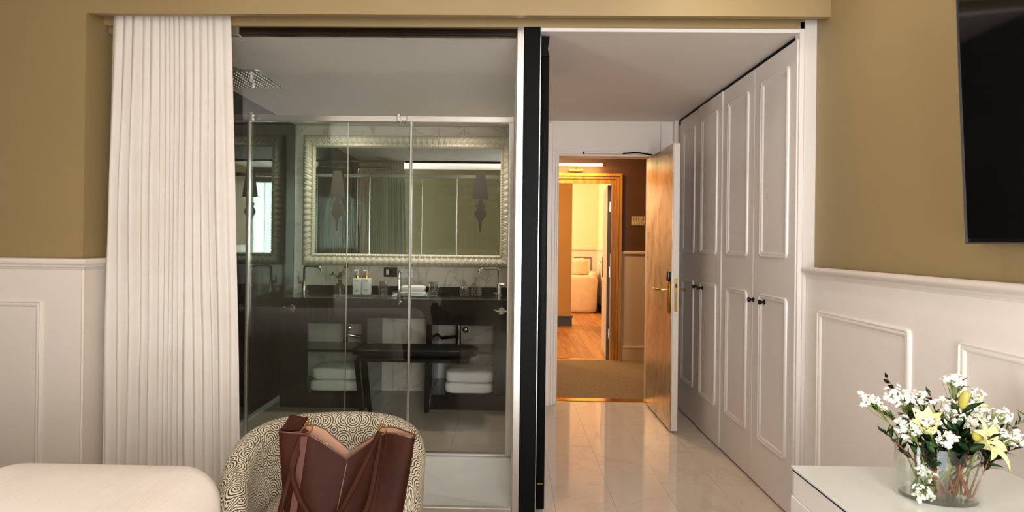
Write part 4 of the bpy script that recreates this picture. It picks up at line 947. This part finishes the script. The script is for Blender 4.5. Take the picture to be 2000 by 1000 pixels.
def sprig(tip, base, spread, nb, lab, stemmat='stem_green', grp='white blossom sprigs in the vase'):
    o = thing('blossom_sprig', base, lab, 'flower', grp); tip = sh3(tip)
    pts = curve_pts(base, tip, (rf.uniform(-.01, .01), rf.uniform(-.01, .01), 0.02)); MB().tube(pts, [0.0022-0.0012*i/8 for i in range(9)], 6).build('stem', stemmat, o, smooth=60)
    tw = MB()
    for k in range(int(nb*1.8)):
        d = Vector((rf.gauss(0, 1), rf.gauss(0, 1), rf.gauss(0, 0.8))); d = d.normalized()*spread*rf.uniform(0.25, 1.0); p = tip+d-Vector((0, 0, spread*0.3))
        b = inst(BLO, 'blossom', o, p-ORG[o.name], (rf.uniform(-1.2, 1.2), rf.uniform(-1.2, 1.2), rf.uniform(0, 6)), (rf.uniform(0.8, 1.3),)*3)
        q = pts[rf.choice((5, 6, 7))]; tw.tube([q, q.lerp(p, 0.6)+Vector((0, 0, -0.002)), p], 0.0007, 4)
    tw.build('twiglets', 'stem_green', o)
    for k in range(4): q = pts[rf.choice((4, 5, 6))]; leaf_on(o, FERN, q, (rf.uniform(-1, 1), rf.uniform(-1, 1), rf.uniform(0, 1)), rf.uniform(0, 6), 1.3)
SP = [((0.868, 1.56, 0.945), 0.022, 12, 'blossom sprig reaching furthest left, its tip beside the wainscot panel'),
      ((0.905, 1.57, 0.925), 0.020, 10, 'blossom sprig just inside the leftmost one'),
      ((0.945, 1.56, 0.955), 0.030, 20, 'dense white blossom cluster left of the yellow lily'),
      ((1.125, 1.60, 0.985), 0.022, 16, 'topmost white blossom cluster above the upright bud'),
      ((1.035, 1.50, 0.865), 0.022, 16, 'low white blossom cluster under the left lily'),
      ((1.075, 1.55, 0.925), 0.034, 20, 'white blossom cluster between the two lilies'),
      ((1.150, 1.57, 0.925), 0.036, 22, 'white blossom cluster right of the upright bud'),
      ((1.195, 1.55, 0.890), 0.034, 20, 'white blossom cluster behind the right lily'),
      ((1.245, 1.53, 0.865), 0.030, 18, 'white blossom sprig spilling to the right edge'),
      ((0.955, 1.53, 0.885), 0.030, 16, 'white blossom sprig drooping over the left rim')]
SP += [((0.985, 1.58, 0.935), 0.028, 14, 'white blossom cluster behind the left lily'), ((1.025, 1.59, 0.945), 0.026, 12, 'white blossoms at the back between twig and bud'),
       ((1.115, 1.54, 0.895), 0.026, 14, 'white blossoms directly below the upright bud'), ((1.175, 1.59, 0.945), 0.028, 14, 'white blossom cluster at the upper right'),
       ((1.225, 1.56, 0.915), 0.028, 14, 'white blossom cluster near the right edge, above the spill'), ((1.000, 1.50, 0.905), 0.022, 10, 'white blossoms between the left lily and the dense cluster')]
for i, (tip, spd, nb, lab) in enumerate(SP): sprig(tip, root(rf.uniform(-0.05, 0.05), rf.uniform(-0.04, 0.04)), spd, nb, lab)
sprig((1.000, 1.525, 0.725), root(-0.06, -0.02), 0.030, 18, 'white blossom sprig hanging inside the vase at the left')
sprig((1.012, 1.535, 0.775), root(-0.05, -0.02, 0.02), 0.026, 12, 'white blossom sprig inside the vase near its left rim')
def twig(tip, base, nl, lab, mesh, sc=1.0, mat='twig_bark', r=0.0025):
    o = thing('leafy_twig', base, lab, 'foliage', 'green twigs in the vase'); tip = sh3(tip); pts = curve_pts(base, tip, (rf.uniform(-.015, .015), rf.uniform(-.01, .01), 0.015), 10)
    MB().tube(pts, [r*(1-0.06*i) for i in range(11)], 7).build('stem', mat, o, smooth=60); ax = (tip-Vector(base)).normalized()
    for k in range(nl):
        t = 0.45+0.55*k/max(1, nl-1); i = min(9, int(t*10)); q = pts[i].lerp(pts[i+1], t*10-i); sd2 = Vector((rf.uniform(-1, 1), rf.uniform(-1, 1), rf.uniform(-0.4, 0.6))); leaf_on(o, mesh, q, ax*0.8+sd2.normalized(), rf.uniform(0, 6), sc*rf.uniform(0.7, 1.15))
TW = [((0.925, 1.57, 0.990), 12, 'bark twig with small leaves rising left of the bouquet', LEAF_M, 0.8),
      ((0.885, 1.55, 0.915), 12, 'dark leafy twig under the leftmost blossoms', LEAF_M, 0.9),
      ((0.905, 1.55, 0.860), 16, 'low dark leafy twig reaching left over the rim', LEAF_M, 0.9),
      ((1.000, 1.60, 0.950), 12, 'leafy twig standing behind the left lily', LEAF_M, 0.9),
      ((1.080, 1.62, 0.945), 12, 'leafy twig at the centre back of the bouquet', LEAF_M, 0.9),
      ((1.245, 1.54, 0.825), 10, 'dark leafy twig hanging low at the right', LEAF_M, 1.1),
      ((1.175, 1.52, 0.830), 10, 'dark leafy twig under the right lily', LEAF_M, 1.2),
      ((1.050, 1.52, 0.830), 16, 'dense dark foliage twig at the vase mouth', LEAF_S, 1.2),
      ((1.110, 1.53, 0.835), 16, 'dense dark foliage twig right of the vase mouth', LEAF_S, 1.2),
      ((0.995, 1.53, 0.825), 16, 'dense dark foliage twig left of the vase mouth', LEAF_S, 1.2)]
TW += [((0.965, 1.54, 0.900), 14, 'leafy twig tucked under the dense left blossoms', LEAF_S, 1.1), ((1.025, 1.55, 0.905), 14, 'leafy twig directly behind the left lily', LEAF_S, 1.2),
      ((1.080, 1.52, 0.880), 16, 'dark leafy twig between the lilies at the front', LEAF_S, 1.3), ((1.130, 1.56, 0.900), 14, 'leafy twig behind the upright bud', LEAF_S, 1.2),
      ((1.180, 1.57, 0.910), 14, 'leafy twig among the blossoms at the right', LEAF_M, 1.1), ((1.020, 1.50, 0.845), 16, 'dark foliage hanging over the front rim at the left', LEAF_S, 1.3),
      ((1.085, 1.49, 0.835), 16, 'dark foliage hanging over the front rim at the centre', LEAF_S, 1.3), ((1.070, 1.54, 0.800), 14, 'leaves seen through the glass below the rim', LEAF_S, 1.4),
      ((1.215, 1.57, 0.870), 12, 'leafy twig behind the blossoms at the right edge', LEAF_M, 1.1)]
for tip, nl, lab, me, sc in TW: twig(tip, root(rf.uniform(-0.03, 0.06), rf.uniform(-0.05, 0.02)), nl, lab, me, sc)
for tip, lab in (((1.285, 1.54, 0.905), 'pale green needle spray at the right edge'), ((1.150, 1.60, 0.985), 'pale green needle spray beside the topmost blossoms'), ((1.290, 1.53, 0.850), 'pale green needle spray low at the right edge')):
    twig(tip, root(rf.uniform(0, 0.05), 0.01), 34, lab, FERN, 1.3, 'stem_green', 0.0018)
def petal_mesh(name, L, Wd, open_):
    mb = MB(); n = 9; rows = []
    for i in range(n+1):
        t = i/n; wd = Wd*(math.sin(PI*min(1, 0.08+0.92*t)**0.75)**0.8 if t < 1 else 0)*0.5; z = L*t*math.cos(open_*t*1.1); y = L*t*math.sin(open_*(0.35+0.65*t))
        rows.append([(-wd, y-0.25*wd, z+0.15*wd), (-wd*0.5, y+0.04*wd, z), (0, y-0.08*wd, z-0.002), (wd*0.5, y+0.04*wd, z), (wd, y-0.25*wd, z+0.15*wd)])
    mb.loops(rows, False, False, closed=False); bmesh.ops.recalc_face_normals(mb.bm, faces=mb.bm.faces[:]); bmesh.ops.solidify(mb.bm, geom=mb.bm.faces[:], thickness=0.0008)
    me = bpy.data.meshes.new(name); mb.bm.to_mesh(me); mb.bm.free(); me.materials.append(M['lily_petal'])
    for p in me.polygons: p.use_smooth = True
    return me
PET_HALF, PET_OPEN = petal_mesh('half_petal', 0.062, 0.028, 0.40), petal_mesh('open_petal', 0.078, 0.034, 1.05)
def lily(pos, face, base, mesh, lab, sc=1.0, stamens=True):
    o = thing('lily', base, lab, 'flower', 'yellow green lilies'); pos, f = sh3(pos), Vector(face).normalized()
    MB().tube(curve_pts(base, pos, (0.01, 0, 0.0)), 0.003, 7).build('stem', 'stem_green', o, smooth=60)
    q = f.to_track_quat('Z', 'Y').to_matrix().to_4x4()
    for k in range(6):
        p = bpy.data.objects.new('petal', mesh); C.objects.link(p); p.parent = o
        p.matrix_local = Matrix.Translation(pos-ORG[o.name]) @ q @ Matrix.Rotation(k*PI/3, 4, 'Z') @ Matrix.Translation((0, 0.003, 0)) @ Matrix.Scale(sc*(1.0 if k % 2 else 0.93), 4)
    if stamens:
        for k in range(5):
            a = 2*PI*k/5; d = (q.to_3x3() @ Vector((0.35*math.cos(a), 0.35*math.sin(a), 1))).normalized(); e = pos+d*0.032*sc
            s_ = MB().tube([pos, e], 0.0008, 5).build('stamen', 'stem_green', o); MB().soft(e, (0.006, 0.004, 0.004), 0.9, 8, 5).build('anther', 'stamen', s_)
lily((1.012, 1.525, 0.868), (-0.45, -0.45, 0.60), root(0.0, -0.01), PET_HALF, 'half open yellow lily at the left of the bouquet', 1.30)
lily((1.112, 1.495, 0.850), (0.45, -0.60, 0.42), root(0.03, -0.01), PET_OPEN, 'wide open lily hanging over the right rim', 1.0)
lily((1.155, 1.60, 0.905), (0.8, -0.2, 0.6), root(0.03, 0.02), PET_HALF, 'partly opened yellow lily at the back right', 1.0, False)
def bud(pos, face, base, lab, sc=1.0):
    o = thing('lily_bud', base, lab, 'flower bud', 'closed lily buds'); pos, f = sh3(pos), Vector(face).normalized()
    MB().tube(curve_pts(base, pos, (0.0, 0, 0.01)), 0.0028, 7).build('stem', 'twig_bark', o, smooth=60); q = f.to_track_quat('Z', 'Y').to_matrix().to_4x4()
    mb = MB(); mb.lathe([(0.003, 0), (0.008, 0.008), (0.0105, 0.022), (0.0095, 0.036), (0.005, 0.046), (0.001, 0.050)], (0, 0, 0), 12)
    for v in mb.bm.verts:
        a = math.atan2(v.co.y, v.co.x); s = 1+0.10*math.cos(3*a); v.co.x *= s*sc; v.co.y *= s*sc; v.co.z *= sc
    mb.bm.transform(Matrix.Translation(pos) @ q); mb.build('bud', 'lily_bud', o, smooth=60)
    for k in range(2): leaf_on(o, LEAF_L, pos-f*0.012, (0.8*(-1)**k, -0.3, 0.8), rf.uniform(0, 1), 0.8)
bud((1.098, 1.53, 0.925), (0.12, -0.2, 1), root(0.02, 0.0), 'upright closed lily bud at the top of the bouquet')
bud((1.110, 1.49, 0.860), (-0.45, -0.45, 0.55), root(0.02, -0.02), 'closed lily bud beside the wide open lily', 0.95)
for i, (a, b) in enumerate((((-0.05, -0.03, 0.02), (0.0, -0.02, 0.12)), ((0.02, -0.03, 0.015), (-0.005, -0.01, 0.13)), ((0.045, -0.045, 0.015), (0.01, -0.02, 0.14)), ((0.06, -0.02, 0.02), (0.03, 0.0, 0.13)))):
    o = thing('bare_stem', BASE+Vector(a), ('brown stem slanting to the left in the vase water', 'brown stem at the centre of the vase water', 'brown stem leaning right in the vase water', 'brown stem nearest the right of the vase water')[i], 'stem', 'bare stems in the vase')
    MB().tube(curve_pts(BASE+Vector(a), BASE+Vector(b), (rf.uniform(-.006, .006), 0, 0)), 0.0034, 8).build('stem', 'twig_bark', o, smooth=60)
